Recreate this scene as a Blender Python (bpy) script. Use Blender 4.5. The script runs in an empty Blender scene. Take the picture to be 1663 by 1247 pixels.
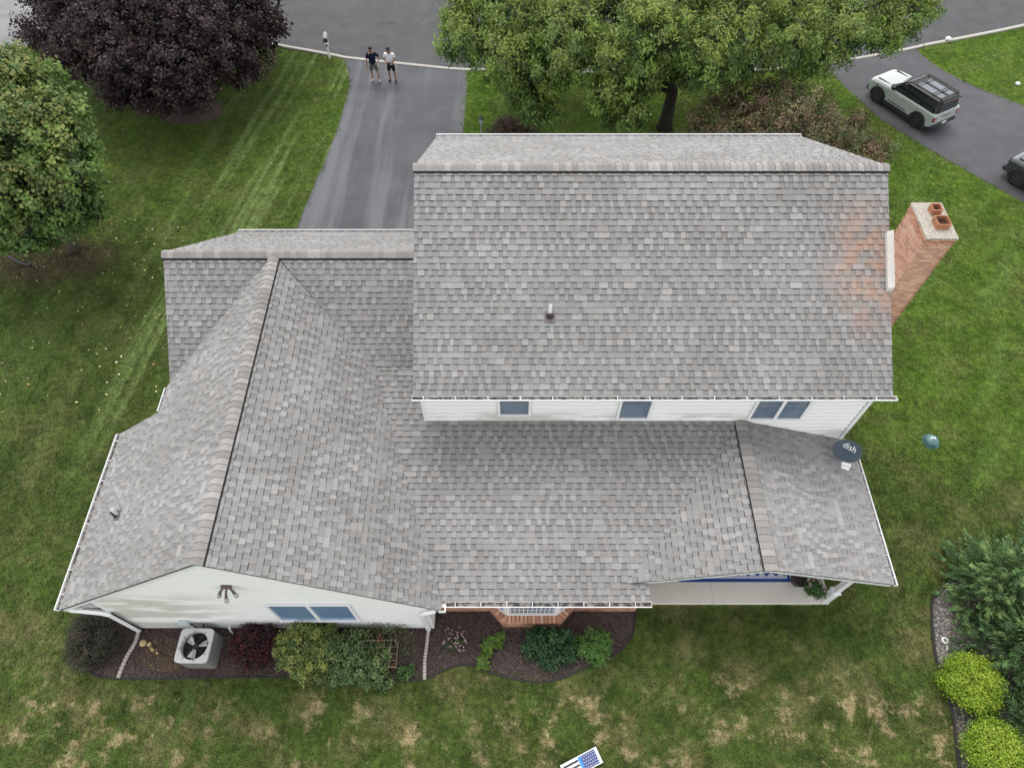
import bpy, math, random
import numpy as np
from mathutils import Vector, Matrix
PI = math.pi
scene = bpy.context.scene
COL = scene.collection

# ------------------------------------------------------------------ camera
CAM_H, CAM_PITCH, CAM_F, CAM_CX = 21.5, 57.1, 1125.0, 833.0
cd = bpy.data.cameras.new('camera'); cam = bpy.data.objects.new('camera', cd); COL.objects.link(cam)
cam.location = (0, 0, CAM_H); cam.rotation_euler = (math.radians(90 - CAM_PITCH), 0, 0)
cd.sensor_width = 36; cd.lens = CAM_F / 1663 * 36; cd.shift_x = -(CAM_CX - 831.5) / 1663
cd.clip_start = .1; cd.clip_end = 1500
scene.camera = cam
# ------------------------------------------------------------------ sky and sun (bright, thinly overcast)
SUN_EL, SUN_AZ = 64.0, -12.0            # azimuth from +Y towards +X
w = bpy.data.worlds.new('World'); scene.world = w; w.use_nodes = True
nt = w.node_tree; bg = nt.nodes['Background']
sky = nt.nodes.new('ShaderNodeTexSky'); sky.sky_type = 'NISHITA'; sky.sun_disc = False
sky.sun_elevation = math.radians(SUN_EL); sky.sun_rotation = math.radians(SUN_AZ)
sky.air_density = 1.0; sky.dust_density = .6; sky.ozone_density = 1.0
hs = nt.nodes.new('ShaderNodeHueSaturation'); hs.inputs['Saturation'].default_value = .07
nt.links.new(sky.outputs[0], hs.inputs['Color']); nt.links.new(hs.outputs[0], bg.inputs[0])
bg.inputs[1].default_value = .15
sl = bpy.data.lights.new('sun', 'SUN'); so = bpy.data.objects.new('sun', sl); COL.objects.link(so)
sl.energy = .75; sl.angle = math.radians(35); sl.color = (1, .95, .88)
sd = Vector((math.sin(math.radians(SUN_AZ)) * math.cos(math.radians(SUN_EL)), math.cos(math.radians(SUN_AZ)) * math.cos(math.radians(SUN_EL)), math.sin(math.radians(SUN_EL))))
so.rotation_euler = sd.to_track_quat('Z', 'Y').to_euler(); so.location = (0, 0, 40)
vs = scene.view_settings
vs.view_transform = 'Standard'; vs.look = 'None'; vs.gamma = 1; vs.use_curve_mapping = False
vs.exposure = 1.22
scene.cycles.max_bounces = 6; scene.cycles.diffuse_bounces = 3; scene.cycles.glossy_bounces = 2; scene.cycles.transmission_bounces = 3

rng = np.random.default_rng(7); R = random.Random(11)

# ------------------------------------------------------------------ helpers
def clampc(c): return tuple(float(max(0, x)) for x in c)
class N:
    """small node-tree writer"""
    def __init__(s, name, rough=.7, spec=.3, metal=0):
        s.m = bpy.data.materials.new(name); s.m.use_nodes = True; s.t = s.m.node_tree; s.b = s.t.nodes['Principled BSDF']
        s.b.inputs['Roughness'].default_value = rough; s.b.inputs['Metallic'].default_value = metal
        s.b.inputs['Specular IOR Level'].default_value = spec
    def n(s, t, **kw):
        x = s.t.nodes.new(t)
        for k, v in kw.items(): setattr(x, k, v)
        return x
    def l(s, a, b): s.t.links.new(a, b)
    def pos(s): return s.n('ShaderNodeNewGeometry').outputs['Position']
    def noise(s, scale, detail=3, vec=None, rough=.55, mul=None):
        x = s.n('ShaderNodeTexNoise'); x.inputs['Scale'].default_value = scale; x.inputs['Detail'].default_value = detail; x.inputs['Roughness'].default_value = rough
        if vec is None: vec = s.pos()
        if mul is not None:
            mp = s.n('ShaderNodeMapping'); mp.inputs['Scale'].default_value = mul; s.l(vec, mp.inputs[0]); vec = mp.outputs[0]
        s.l(vec, x.inputs['Vector']); return x.outputs['Fac']
    def ramp(s, fac, a, b, lo=0., hi=1.):
        x = s.n('ShaderNodeMapRange'); x.interpolation_type = 'SMOOTHSTEP'
        for i, v in ((1, a), (2, b), (3, lo), (4, hi)): x.inputs[i].default_value = v
        s.l(fac, x.inputs[0]); return x.outputs[0]
    def math(s, op, a, b=None):
        x = s.n('ShaderNodeMath', operation=op)
        for i, v in enumerate((a, b)):
            if v is None: continue
            if isinstance(v, (int, float)): x.inputs[i].default_value = v
            else: s.l(v, x.inputs[i])
        return x.outputs[0]
    def mix(s, fac, a, b, mode='MIX'):
        x = s.n('ShaderNodeMix', data_type='RGBA', blend_type=mode)
        if isinstance(fac, (int, float)): x.inputs[0].default_value = fac
        else: s.l(fac, x.inputs[0])
        for i, v in ((6, a), (7, b)):
            if isinstance(v, tuple): x.inputs[i].default_value = (*v[:3], 1)
            else: s.l(v, x.inputs[i])
        return x.outputs[2]
    def attr(s, name='Col'): x = s.n('ShaderNodeAttribute', attribute_name=name); return x.outputs['Color']
    def color(s, c):
        if isinstance(c, tuple): s.b.inputs['Base Color'].default_value = (*c[:3], 1)
        else: s.l(c, s.b.inputs['Base Color'])
        return s
    def bump(s, h, strength=.3, dist=.01):
        x = s.n('ShaderNodeBump'); x.inputs['Strength'].default_value = strength; x.inputs['Distance'].default_value = dist
        s.l(h, x.inputs['Height']); s.l(x.outputs[0], s.b.inputs['Normal']); return s
    def sep(s, vec):
        x = s.n('ShaderNodeSeparateXYZ'); s.l(vec, x.inputs[0]); return x.outputs

def simple(name, col, rough=.6, spec=.4, metal=0, var=.12, scale=6., bump=0):
    k = N(name, rough, spec, metal)
    f = k.noise(scale, 4)
    k.color(k.mix(f, tuple(c * (1 - var) for c in col), tuple(min(1, c * (1 + var)) for c in col)))
    if bump: k.bump(k.noise(scale * 12, 3), bump, .01)
    return k.m
def attrmat(name, rough=.7, spec=.3, grain=0., gscale=60.):
    k = N(name, rough, spec); c = k.attr()
    if grain:
        f = k.noise(gscale, 3, rough=.7)
        c = k.mix(1.0, c, k.mix(f, (1 - grain,) * 3, (1 + grain,) * 3), 'MULTIPLY')
        k.bump(f, .25, .006)
    k.color(c); return k.m
def leafmat(name, trans=.35, rough=.55):
    k = N(name, rough, .35); c = k.attr(); k.color(c)
    tr = k.n('ShaderNodeBsdfTranslucent'); k.l(c, tr.inputs[0])
    mx = k.n('ShaderNodeMixShader'); mx.inputs[0].default_value = trans
    out = k.t.nodes['Material Output']; k.l(k.b.outputs[0], mx.inputs[1]); k.l(tr.outputs[0], mx.inputs[2]); k.l(mx.outputs[0], out.inputs[0])
    return k.m

ORG = {}
def link(name, data, parent=None, loc=None):
    o = bpy.data.objects.new(name, data); COL.objects.link(o)
    if parent is not None: o.parent = parent
    if loc is not None: o.location = loc
    return o
def tag(o, label=None, cat=None, group=None, kind=None):
    if label: o['label'] = label
    if cat: o['category'] = cat
    if group: o['group'] = group
    if kind: o['kind'] = kind
    return o
def thing(name, label, cat, loc=(0, 0, 0), rz=0, group=None):
    o = link(name, None); o.location = loc; o.rotation_euler = (0, 0, rz); o.empty_display_size = .2
    return tag(o, label, cat, group)

class MB:
    """collects polygons (own vertices per face, own colour per face)"""
    def __init__(s): s.v = []; s.f = []; s.c = []; s.sm = False
    def face(s, pts, col=(1, 1, 1)):
        n = len(s.v); s.v.extend([tuple(p) for p in pts]); s.f.append(tuple(range(n, n + len(pts)))); s.c.extend([col] * len(pts))
    def raw(s, vs, fs, col=(1, 1, 1)):
        n = len(s.v); s.v.extend([tuple(p) for p in vs]); s.f.extend([tuple(n + i for i in f) for f in fs]); s.c.extend([col] * len(vs)); return s
    def box(s, x0, x1, y0, y1, z0, z1, col=(1, 1, 1), bev=0):
        if bev:
            b = min(bev, (x1 - x0) * .45, (y1 - y0) * .45, (z1 - z0) * .45)
            ring = lambda i, z: [(x0 + i + b, y0 + i, z), (x1 - i - b, y0 + i, z), (x1 - i, y0 + i + b, z), (x1 - i, y1 - i - b, z), (x1 - i - b, y1 - i, z), (x0 + i + b, y1 - i, z), (x0 + i, y1 - i - b, z), (x0 + i, y0 + i + b, z)]
            return s.loft([ring(b, z0), ring(0, z0 + b), ring(0, z1 - b), ring(b, z1)], col, caps=True)
        v = [(x0, y0, z0), (x1, y0, z0), (x1, y1, z0), (x0, y1, z0), (x0, y0, z1), (x1, y0, z1), (x1, y1, z1), (x0, y1, z1)]
        return s.raw(v, [(0, 3, 2, 1), (4, 5, 6, 7), (0, 1, 5, 4), (1, 2, 6, 5), (2, 3, 7, 6), (3, 0, 4, 7)], col)
    def loft(s, rings, col=(1, 1, 1), caps=True, closed=True):
        n = len(rings[0]); v = [p for r in rings for p in r]; f = []
        for i in range(len(rings) - 1):
            for j in range(n if closed else n - 1):
                a = i * n + j; b = i * n + (j + 1) % n; f.append((a, b, b + n, a + n))
        if caps: f.append(tuple(reversed(range(n)))); f.append(tuple((len(rings) - 1) * n + j for j in range(n)))
        return s.raw(v, f, col)
    def prism(s, pts, d, col=(1, 1, 1)):
        d = Vector(d); a = [Vector(p) for p in pts]; return s.loft([[tuple(p) for p in a], [tuple(p + d) for p in a]], col)
    def tube(s, pts, rad, n=8, col=(1, 1, 1), caps=True):
        pts = [Vector(p) for p in pts]; rings = []; up = Vector((0, 0, 1)); prev = None
        if not isinstance(rad, (list, tuple)): rad = [rad] * len(pts)
        for i, p in enumerate(pts):
            d = (pts[min(i + 1, len(pts) - 1)] - pts[max(i - 1, 0)]).normalized()
            if prev is None:
                a = d.cross(up)
                if a.length < .05: a = d.cross(Vector((1, 0, 0)))
            else: a = prev - d * prev.dot(d)
            a.normalize(); prev = a; b = d.cross(a)
            rings.append([tuple(p + (a * math.cos(2 * PI * k / n) + b * math.sin(2 * PI * k / n)) * rad[i]) for k in range(n)])
        return s.loft(rings, col, caps)
    def lathe(s, prof, c=(0, 0, 0), n=20, col=(1, 1, 1), axis='z', caps=True):
        rings = []
        for r, h in prof:
            ring = []
            for k in range(n):
                a = 2 * PI * k / n; x, y = r * math.cos(a), r * math.sin(a)
                p = (x, y, h) if axis == 'z' else ((h, x, y) if axis == 'x' else (y, h, x))
                ring.append((c[0] + p[0], c[1] + p[1], c[2] + p[2]))
            rings.append(ring)
        return s.loft(rings, col, caps)
    def mesh(s, name, mat, off=(0, 0, 0)):
        me = bpy.data.meshes.new(name)
        v = np.array(s.v, dtype=float).reshape(-1, 3) - np.array(off)
        me.from_pydata([tuple(p) for p in v], [], s.f)
        if s.c:
            ca = me.color_attributes.new('Col', 'FLOAT_COLOR', 'POINT'); a = np.ones((len(s.v), 4), dtype=np.float32); a[:, :3] = np.array(s.c, dtype=np.float32)
            ca.data.foreach_set('color', a.ravel())
        if mat is not None: me.materials.append(mat)
        if s.sm: me.polygons.foreach_set('use_smooth', [True] * len(me.polygons))
        me.update(); return me
    def build(s, name, mat, parent=None, off=None, loc=None, kind=None):
        """vertices are in world space of the parent's root unless off given"""
        if off is None: off = ORG.get(parent, (0, 0, 0)) if parent is not None else (0, 0, 0)
        o = link(name, s.mesh(name, mat, off), parent, loc)
        if parent is not None and loc is None: ORG[o] = off
        if kind: o['kind'] = kind
        return o
def pack(vs, fs4, cols, name, mat, smooth=False):
    """big numpy mesh: vs (n,3), quads/tris (m,k), cols (n,3)"""
    me = bpy.data.meshes.new(name); n, m, k = len(vs), len(fs4), fs4.shape[1]
    me.vertices.add(n); me.vertices.foreach_set('co', np.ascontiguousarray(vs, dtype=np.float32).ravel())
    me.loops.add(m * k); me.loops.foreach_set('vertex_index', np.ascontiguousarray(fs4, dtype=np.int32).ravel())
    me.polygons.add(m); me.polygons.foreach_set('loop_start', np.arange(0, m * k, k, dtype=np.int32)); me.polygons.foreach_set('loop_total', np.full(m, k, dtype=np.int32))
    me.update(calc_edges=True)
    if cols is not None:
        ca = me.color_attributes.new('Col', 'FLOAT_COLOR', 'POINT'); a = np.ones((n, 4), dtype=np.float32); a[:, :3] = cols
        ca.data.foreach_set('color', a.ravel())
    me.materials.append(mat); me.validate(); return me
def clip(poly, a, b, c):
    """keep a*x+b*y<=c"""
    out = []
    for i in range(len(poly)):
        p, q = poly[i], poly[(i + 1) % len(poly)]
        dp, dq = a * p[0] + b * p[1] - c, a * q[0] + b * q[1] - c
        if dp <= 0: out.append(p)
        if (dp < 0 and dq > 0) or (dp > 0 and dq < 0):
            t = dp / (dp - dq); out.append((p[0] + (q[0] - p[0]) * t, p[1] + (q[1] - p[1]) * t))
    return out
def cliprect(poly, x0, x1, y0, y1):
    for a, b, c in ((-1, 0, -x0), (1, 0, x1), (0, -1, -y0), (0, 1, y1)):
        if len(poly) < 3: return []
        poly = clip(poly, a, b, c)
    return poly
def area(p): return .5 * sum(p[i][0] * p[(i + 1) % len(p)][1] - p[(i + 1) % len(p)][0] * p[i][1] for i in range(len(p)))
def inpoly(x, y, poly):
    r = np.zeros(x.shape, bool); n = len(poly)
    for i in range(n):
        x0, y0 = poly[i]; x1, y1 = poly[(i + 1) % n]
        if y0 == y1: continue
        r ^= ((y0 > y) != (y1 > y)) & (x < (x1 - x0) * (y - y0) / (y1 - y0) + x0)
    return r
def spline(pts, k=6):
    out = []
    for i in range(len(pts) - 1):
        p0 = np.array(pts[max(i - 1, 0)], float); p1 = np.array(pts[i], float); p2 = np.array(pts[i + 1], float); p3 = np.array(pts[min(i + 2, len(pts) - 1)], float)
        for j in range(k):
            t = j / k; out.append(tuple(.5 * (2 * p1 + (p2 - p0) * t + (2 * p0 - 5 * p1 + 4 * p2 - p3) * t * t + (3 * p1 - p0 - 3 * p2 + p3) * t ** 3)))
    out.append(tuple(pts[-1])); return out
def px(p):
    """pixel size bookkeeping: picture position of a point"""
    P = math.radians(CAM_PITCH); q = (p[0], p[1], p[2] - CAM_H)
    d = q[1] * math.cos(P) - q[2] * math.sin(P)
    return (q[0] / d, (q[1] * math.sin(P) + q[2] * math.cos(P)) / d)

# ------------------------------------------------------------------ ground form: level round the house, falling gently to the street
def gz(y): return 0. if y < 17 else (-.06 * (y - 17) if y < 33 else -.96)
BANDS = [-400, 17, 33, 900]
def sheet(name, poly, off, mat, parent=None, kind='structure'):
    m = MB()
    for a, b in zip(BANDS[:-1], BANDS[1:]):
        q = cliprect(list(poly), -900, 900, a, b)
        if len(q) > 2:
            if area(q) < 0: q = q[::-1]
            m.face([(x, y, gz(y) + off) for x, y in q])
    o = m.build(name, mat, parent)
    if kind and parent is None: o['kind'] = kind
    return o

KERB = spline([(-40, 50), (-30, 45), (-22, 41), (-17.5, 38.8), (-13.68, 37.4), (-11.49, 36.74), (-9.34, 36.15), (-5.18, 35.39), (-2.56, 35.0), (2.25, 34.71), (8.94, 34.6), (11.63, 34.71), (15.42, 35.17), (19.4, 36.15), (24.72, 37.71), (29.65, 39.27), (36, 41.6), (46, 46)], 4)
DRIVE = spline([(-9.6, 18.6), (-9.5, 22.04), (-9.3, 24.4), (-8.9, 28.34), (-8.75, 32.0), (-8.83, 34.04), (-9.2, 35.45), (-9.6, 36.3)], 4) + [(-2.56, 35.05)] + [(-2.45, 32.95), (-2.49, 29.3), (-2.5, 18.6)]
NDRIVE = spline([(16.9, 35.5), (17.37, 34.4), (18.2, 32.09), (18.75, 30.42), (20.1, 28.24), (21.29, 26.5), (23.17, 23.94), (27, 19)], 3) + [(33, 22)] + spline([(31, 27.2), (26.56, 31.69), (24.14, 34.04), (23.03, 35.74), (22.67, 37.05)], 3)
LSURF = [(-60, 30), (-33, 32), (-28.45, 36.0), (-27.26, 37.4), (-25.6, 38.6), (-23, 41.2), (-30, 47), (-60, 60)]
ROAD = KERB + [(60, 52), (60, 90), (-60, 90), (-60, 60)]
BED = spline([(-13.1, 5.9), (-13.1, 5.2), (-12.75, 4.4), (-12.2, 3.86), (-11.3, 3.74), (-9, 3.76), (-7.74, 3.77), (-4.87, 3.74), (-3.44, 3.7), (-2.55, 3.72), (-1.85, 4.04), (-1.32, 4.11), (-.77, 3.94), (-.05, 3.74), (.84, 3.65), (1.47, 3.77), (2.29, 4.11), (3.04, 4.42), (3.53, 4.89), (3.72, 5.52), (3.74, 5.9)], 4)
GRAVEL = spline([(14.6, 6.9), (13.8, 6.65), (13.07, 6.17), (12.8, 5.8), (12.52, 4.8), (12.42, 4.11), (12.43, 3.44), (12.38, 2.64), (12.2, 1.87), (12.11, 1.2), (12.1, .2)], 5)
GRAVELP = GRAVEL + [(20, .2), (20, 6.9)]
TREEBED = [(-19.2 + 3.3 * math.cos(a) * (1 + .1 * math.sin(3 * a)), 20.6 + 1.5 * math.sin(a)) for a in np.linspace(0, 2 * PI, 24, endpoint=False)]
PBED = [(-16.6 + 1.7 * math.cos(a), 31.2 + 1.2 * math.sin(a)) for a in np.linspace(0, 2 * PI, 24, endpoint=False)]
HOUSE = [(-11.25, 5.2), (-2.4, 5.2), (-2.4, 5.6), (3.7, 5.6), (3.7, 5.85), (9.65, 5.85), (9.65, 6.7), (10.2, 6.7), (10.2, 20.4), (-2.6, 20.4), (-2.6, 18.8), (-10.3, 18.8), (-10.3, 11), (-11.25, 10.4)]

# ---- lawn colour: one function of the place, shared by turf sheet and blades
def lawncolor(k):
    p = k.pos(); xyz = k.sep(p)
    big = k.noise(.22, 3, p); mid = k.noise(.9, 4, p); fine = k.noise(5.5, 4, p); vf = k.noise(22, 3, p)
    c = k.mix(k.ramp(mid, .32, .68), (.042, .068, .014), (.084, .116, .028))
    c = k.mix(k.ramp(big, .38, .62, 0, .5), c, (.060, .106, .019))
    # brighter green turf on the street side and to the right of the house
    vivid = k.math('MAXIMUM', k.math('MULTIPLY', k.ramp(xyz[1], 17, 27, 0, .8), k.ramp(xyz[0], -12, -2, .42, 1)), k.math('MULTIPLY', k.ramp(xyz[0], 10.5, 14, 0, .55), k.ramp(xyz[1], 8, 13)))
    c = k.mix(vivid, c, k.mix(k.ramp(mid, .3, .7), (.076, .146, .013), (.125, .212, .026)))
    # mower lines running out towards the street on the left lawn, blade sheen put into the colour
    mp = k.n('ShaderNodeMapping'); mp.inputs['Rotation'].default_value = (0, 0, math.radians(8)); k.l(p, mp.inputs[0])
    st = k.noise(1, 2, mp.outputs[0], mul=(1.7, .05, 1))
    lm = k.math('MULTIPLY', k.ramp(xyz[0], -16, -13.5, .15, 1), k.ramp(xyz[0], -8, -9, 0, 1))
    lm = k.math('MULTIPLY', lm, k.ramp(xyz[1], 8, 14, .2, 1))
    c = k.mix(k.math('MULTIPLY', lm, k.ramp(st, .48, .62, 0, .9)), c, (.15, .22, .07))
    mp2 = k.n('ShaderNodeMapping'); mp2.inputs['Rotation'].default_value = (0, 0, math.radians(38)); k.l(p, mp2.inputs[0])
    st2 = k.noise(1, 3, mp2.outputs[0], mul=(.9, .12, 1))
    rm = k.ramp(xyz[0], 10, 12, 0, .75)
    c = k.mix(k.math('MULTIPLY', rm, k.ramp(st2, .52, .68)), c, (.105, .185, .035))  # stripes on the right lawn, their blade sheen mixed in as colour
    # worn soil under the left lawn tree
    ex = k.math('MULTIPLY', k.math('ADD', xyz[0], 19.6), .30); ey = k.math('MULTIPLY', k.math('SUBTRACT', xyz[1], 20.3), .55)
    er = k.math('ADD', k.math('ADD', k.math('MULTIPLY', ex, ex), k.math('MULTIPLY', ey, ey)), k.math('MULTIPLY', mid, .9))
    c = k.mix(k.ramp(er, 1.5, .7, 0, .8), c, (.075, .058, .036))
    # thin, yellowed turf
    ye = k.math('MULTIPLY', k.ramp(k.noise(.7, 5, p, .68), .45, .64), k.ramp(xyz[1], 14, 4, .30, .72))
    c = k.mix(ye, c, (.150, .142, .060))
    # dead spots in the back lawn
    back = k.math('MULTIPLY', k.ramp(xyz[1], 4.6, 3.0), k.ramp(k.noise(.35, 2, p), .36, .56, .25, 1))
    dn = k.math('ADD', k.noise(1.5, 5, p, .68), k.math('MULTIPLY', k.noise(9, 3, p), .10))
    dead = k.math('MULTIPLY', k.ramp(dn, .565, .70), back)
    c = k.mix(k.math('MULTIPLY', dead, .85), c, (.36, .29, .165))
    c = k.mix(1.0, c, k.mix(k.ramp(fine, .25, .75), (.74,) * 3, (1.24,) * 3), 'MULTIPLY')
    c = k.mix(1.0, c, k.mix(k.ramp(vf, .25, .75), (.8,) * 3, (1.2,) * 3), 'MULTIPLY')
    return c
k = N('turf', .9, .1); k.color(lawncolor(k)); k.bump(k.noise(30, 4), .6, .03); M_TURF = k.m
k = N('grass_blade', .6, .25)
c = lawncolor(k); oi = k.n('ShaderNodeObjectInfo'); c = k.mix(1., c, k.mix(oi.outputs['Random'], (.9, .9, .9), (1.6, 1.55, 1.45)), 'MULTIPLY'); k.color(c)
tr = k.n('ShaderNodeBsdfTranslucent'); k.l(c, tr.inputs[0]); mx = k.n('ShaderNodeMixShader'); mx.inputs[0].default_value = .3
k.l(k.b.outputs[0], mx.inputs[1]); k.l(tr.outputs[0], mx.inputs[2]); k.l(mx.outputs[0], k.t.nodes['Material Output'].inputs[0]); M_BLADE = k.m

def asphalt(name, base, streak=None, rough=.75):
    k = N(name, rough, .35); p = k.pos()
    f = k.noise(1.1, 5, p); v = k.noise(90, 2, p, .8); g_ = k.noise(400, 1, p)
    c = k.mix(k.ramp(f, .3, .7), tuple(b * .86 for b in base), tuple(b * 1.14 for b in base))
    if streak:
        s1 = k.noise(1, 3, p, mul=streak[0]); c = k.mix(k.ramp(s1, .5, .72, 0, streak[2]), c, streak[1])
        s2 = k.noise(.35, 3, p); c = k.mix(k.ramp(s2, .45, .75, 0, streak[2] * .35), c, streak[1])
    c = k.mix(1., c, k.mix(k.ramp(v, .3, .7), (.84,) * 3, (1.16,) * 3), 'MULTIPLY')
    k.color(c); k.bump(v, .35, .006); return k.m
M_ROAD = asphalt('road_asphalt', (.064, .065, .070), ((.25, .05, 1), (.10, .10, .105), .5))
M_DRIVE = asphalt('driveway_asphalt', (.052, .056, .065), ((1.0, .035, 1), (.150, .155, .163), .62), .6)
M_NDRIVE = asphalt('side_driveway_asphalt', (.064, .062, .070), ((.4, .4, 1), (.095, .095, .10), .4), .65)
M_PALE = asphalt('pale_asphalt', (.20, .202, .208), ((.2, .05, 1), (.28, .28, .285), .5))  # paler grey than the road
M_KERB = simple('kerb_concrete', (.43, .41, .375), .85, .2, var=.25, scale=9, bump=.3)
M_CRACK = simple('crack_filler', (.025, .025, .028), .6)

# base sheet to the horizon
sheet('ground', [(-400, -200), (400, -200), (400, 600), (-400, 600)], -.006, M_TURF)
sheet('road', ROAD, .004, M_ROAD)
sheet('driveway', DRIVE, .010, M_DRIVE)
sheet('side_driveway', NDRIVE, .010, M_NDRIVE)
sheet('corner_pavement', LSURF, .014, M_PALE)
m = MB()
NK = len(KERB); rings = []
for i, p in enumerate(KERB):
    a = np.array(KERB[max(i - 1, 0)]); b = np.array(KERB[min(i + 1, NK - 1)]); d = (b - a) / np.linalg.norm(b - a); nrm = np.array([-d[1], d[0]])
    drop = 1.0 if (-9.9 < p[0] < -2.3 or 16.6 < p[0] < 23.0) else 0.
    h = .05 if drop else .115
    q = lambda o, z: (p[0] + nrm[0] * o, p[1] + nrm[1] * o, gz(p[1]) + z)
    rings.append([q(-.14, -.05), q(-.14, h - .02), q(-.12, h), q(.03, h), q(.07, h - .05), q(.075, -.05)])
m.loft(rings)
m.build('kerb', M_KERB)['kind'] = 'structure'
road = bpy.data.objects['road']
for pts, wd in (([(-15.3, 41.2), (-13.0, 40.6), (-9.6, 40.1), (-8.2, 39.6), (-5.6, 39.3), (-3.3, 38.6), (-2.4, 38.3), (1, 38.0)], .05), ([(-5.6, 39.3), (-5.0, 40.6), (-4.6, 42.4), (-3.9, 44)], .05), ([(-24, 44), (-18, 42.3), (-15.3, 41.2)], .04), ([(8, 39), (14, 39.4), (20, 41), (27, 43.5)], .03)):
    sp = spline(pts, 7); m = MB(); L = []; Rr = []
    for i, p in enumerate(sp):
        a = np.array(sp[max(i - 1, 0)]); b = np.array(sp[min(i + 1, len(sp) - 1)]); d = (b - a) / np.linalg.norm(b - a); j = R.uniform(-.04, .04)
        ww = wd * R.uniform(.5, 1.2) * .5
        L.append((p[0] - d[1] * (ww + j), p[1] + d[0] * (ww + j), gz(p[1]) + .008)); Rr.append((p[0] + d[1] * (ww - j), p[1] - d[0] * (ww - j), gz(p[1]) + .008))
    for i in range(len(sp) - 1): m.face([Rr[i], Rr[i + 1], L[i + 1], L[i]])
    m.build('crack', M_CRACK, road)

# ---- lawn cells (where grass really grows) and the blades on them
xs = np.arange(-34, 34, .25) + .125; ys = np.arange(.5, 44, .25) + .125
X, Y = np.meshgrid(xs, ys); X = X.ravel(); Y = Y.ravel()
keep = (np.abs(X) < 14.5 + (Y - 1.5) * .47)
for pl in (ROAD, DRIVE, NDRIVE, LSURF, BED + [(3.74, 6), (-13.1, 6)], GRAVELP, PBED, HOUSE): keep &= ~inpoly(X, Y, pl)
X, Y = X[keep], Y[keep]; n = len(X)
G = np.vectorize(gz)
cs = np.array([(-.125, -.125), (.125, -.125), (.125, .125), (-.125, .125)])
vx = (X[:, None] + cs[:, 0]).ravel(); vy = (Y[:, None] + cs[:, 1]).ravel()
lawn = link('lawn', pack(np.stack([vx, vy, G(vy)], 1), np.arange(n * 4).reshape(-1, 4), None, 'lawn', M_TURF)); lawn['kind'] = 'structure'
nb = 20; tv = []; tf = []
for i in range(nb):
    a = R.uniform(0, 2 * PI); r = .20 * math.sqrt(R.random()); bx, by = r * math.cos(a), r * math.sin(a)
    h = R.uniform(.025, .06); la = R.uniform(0, 2 * PI); ln = R.uniform(.03, .075); wdt = R.uniform(.008, .014)
    tx, ty = math.cos(la), math.sin(la); s0 = len(tv)
    tv += [(bx - ty * wdt, by + tx * wdt, -.004), (bx + ty * wdt, by - tx * wdt, -.004), (bx + tx * ln * .5 + ty * wdt * .8, by + ty * ln * .5 - tx * wdt * .8, h * .8), (bx + tx * ln * .5 - ty * wdt * .8, by + ty * ln * .5 + tx * wdt * .8, h * .8), (bx + tx * ln, by + ty * ln, h)]
    tf += [(s0, s0 + 1, s0 + 2, s0 + 3), (s0 + 3, s0 + 2, s0 + 4)]
me = bpy.data.meshes.new('grass'); me.from_pydata(tv, [], tf); me.materials.append(M_BLADE)
grass = link('grass', me); tag(grass, 'short mown green grass covering the lawns around the house', 'grass', kind='stuff')
ng = bpy.data.node_groups.new('grass_scatter', 'GeometryNodeTree')
ng.interface.new_socket('Geometry', in_out='INPUT', socket_type='NodeSocketGeometry'); ng.interface.new_socket('Geometry', in_out='OUTPUT', socket_type='NodeSocketGeometry')
gi = ng.nodes.new('NodeGroupInput'); go = ng.nodes.new('NodeGroupOutput'); oi = ng.nodes.new('GeometryNodeObjectInfo'); oi.inputs['Object'].default_value = lawn
dp = ng.nodes.new('GeometryNodeDistributePointsOnFaces'); dp.inputs['Density'].default_value = 30
ip = ng.nodes.new('GeometryNodeInstanceOnPoints'); rv = ng.nodes.new('FunctionNodeRandomValue'); rv.data_type = 'FLOAT_VECTOR'
rv.inputs[0].default_value = (-.12, -.12, 0); rv.inputs[1].default_value = (.12, .12, 6.28)
rs = ng.nodes.new('FunctionNodeRandomValue'); rs.data_type = 'FLOAT'; rs.inputs[2].default_value = .7; rs.inputs[3].default_value = 1.25
for a, b in ((oi.outputs['Geometry'], dp.inputs['Mesh']), (dp.outputs['Points'], ip.inputs['Points']), (gi.outputs[0], ip.inputs['Instance']), (rv.outputs[0], ip.inputs['Rotation']), (rs.outputs[1], ip.inputs['Scale']), (ip.outputs[0], go.inputs[0])): ng.links.new(a, b)
grass.modifiers.new('scatter', 'NODES').node_group = ng

# ================================================================== HOUSE
k = N('siding_vinyl', .45, .4); p = k.pos(); xyz = k.sep(p)
c = k.mix(k.noise(.8, 3, p), (.84, .84, .84), (.89, .89, .89))
sn = k.noise(1.0, 4, p, mul=(.55, .55, 2.2))
# algae growth low on the upper rear wall and on the left of the gable wall
zone1 = k.math('MULTIPLY', k.math('MULTIPLY', k.ramp(xyz[2], 4.35, 3.85), k.ramp(xyz[1], 9.5, 10)), k.ramp(xyz[0], 7.4, 6.6))
zone2 = k.math('MULTIPLY', k.math('MULTIPLY', k.ramp(xyz[0], -7.2, -9.2), k.ramp(xyz[1], 6, 5.5)), k.ramp(xyz[2], 3.9, 3.0))
st = k.math('MULTIPLY', k.math('MAXIMUM', zone1, zone2), k.ramp(sn, .40, .56, 0, .62))
c = k.mix(st, c, (.42, .40, .33)); k.color(c); M_SIDE = k.m
M_TRIM = simple('white_trim', (.80, .81, .82), .4, .4, var=.05, scale=2)
M_DARKGAP = simple('dark_gap', (.02, .02, .022), .8)
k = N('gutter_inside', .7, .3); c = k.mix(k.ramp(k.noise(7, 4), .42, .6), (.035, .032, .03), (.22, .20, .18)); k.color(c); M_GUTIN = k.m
k = N('shingle', .92, .18); c = k.attr(); p = k.pos(); xyz = k.sep(p)
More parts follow.
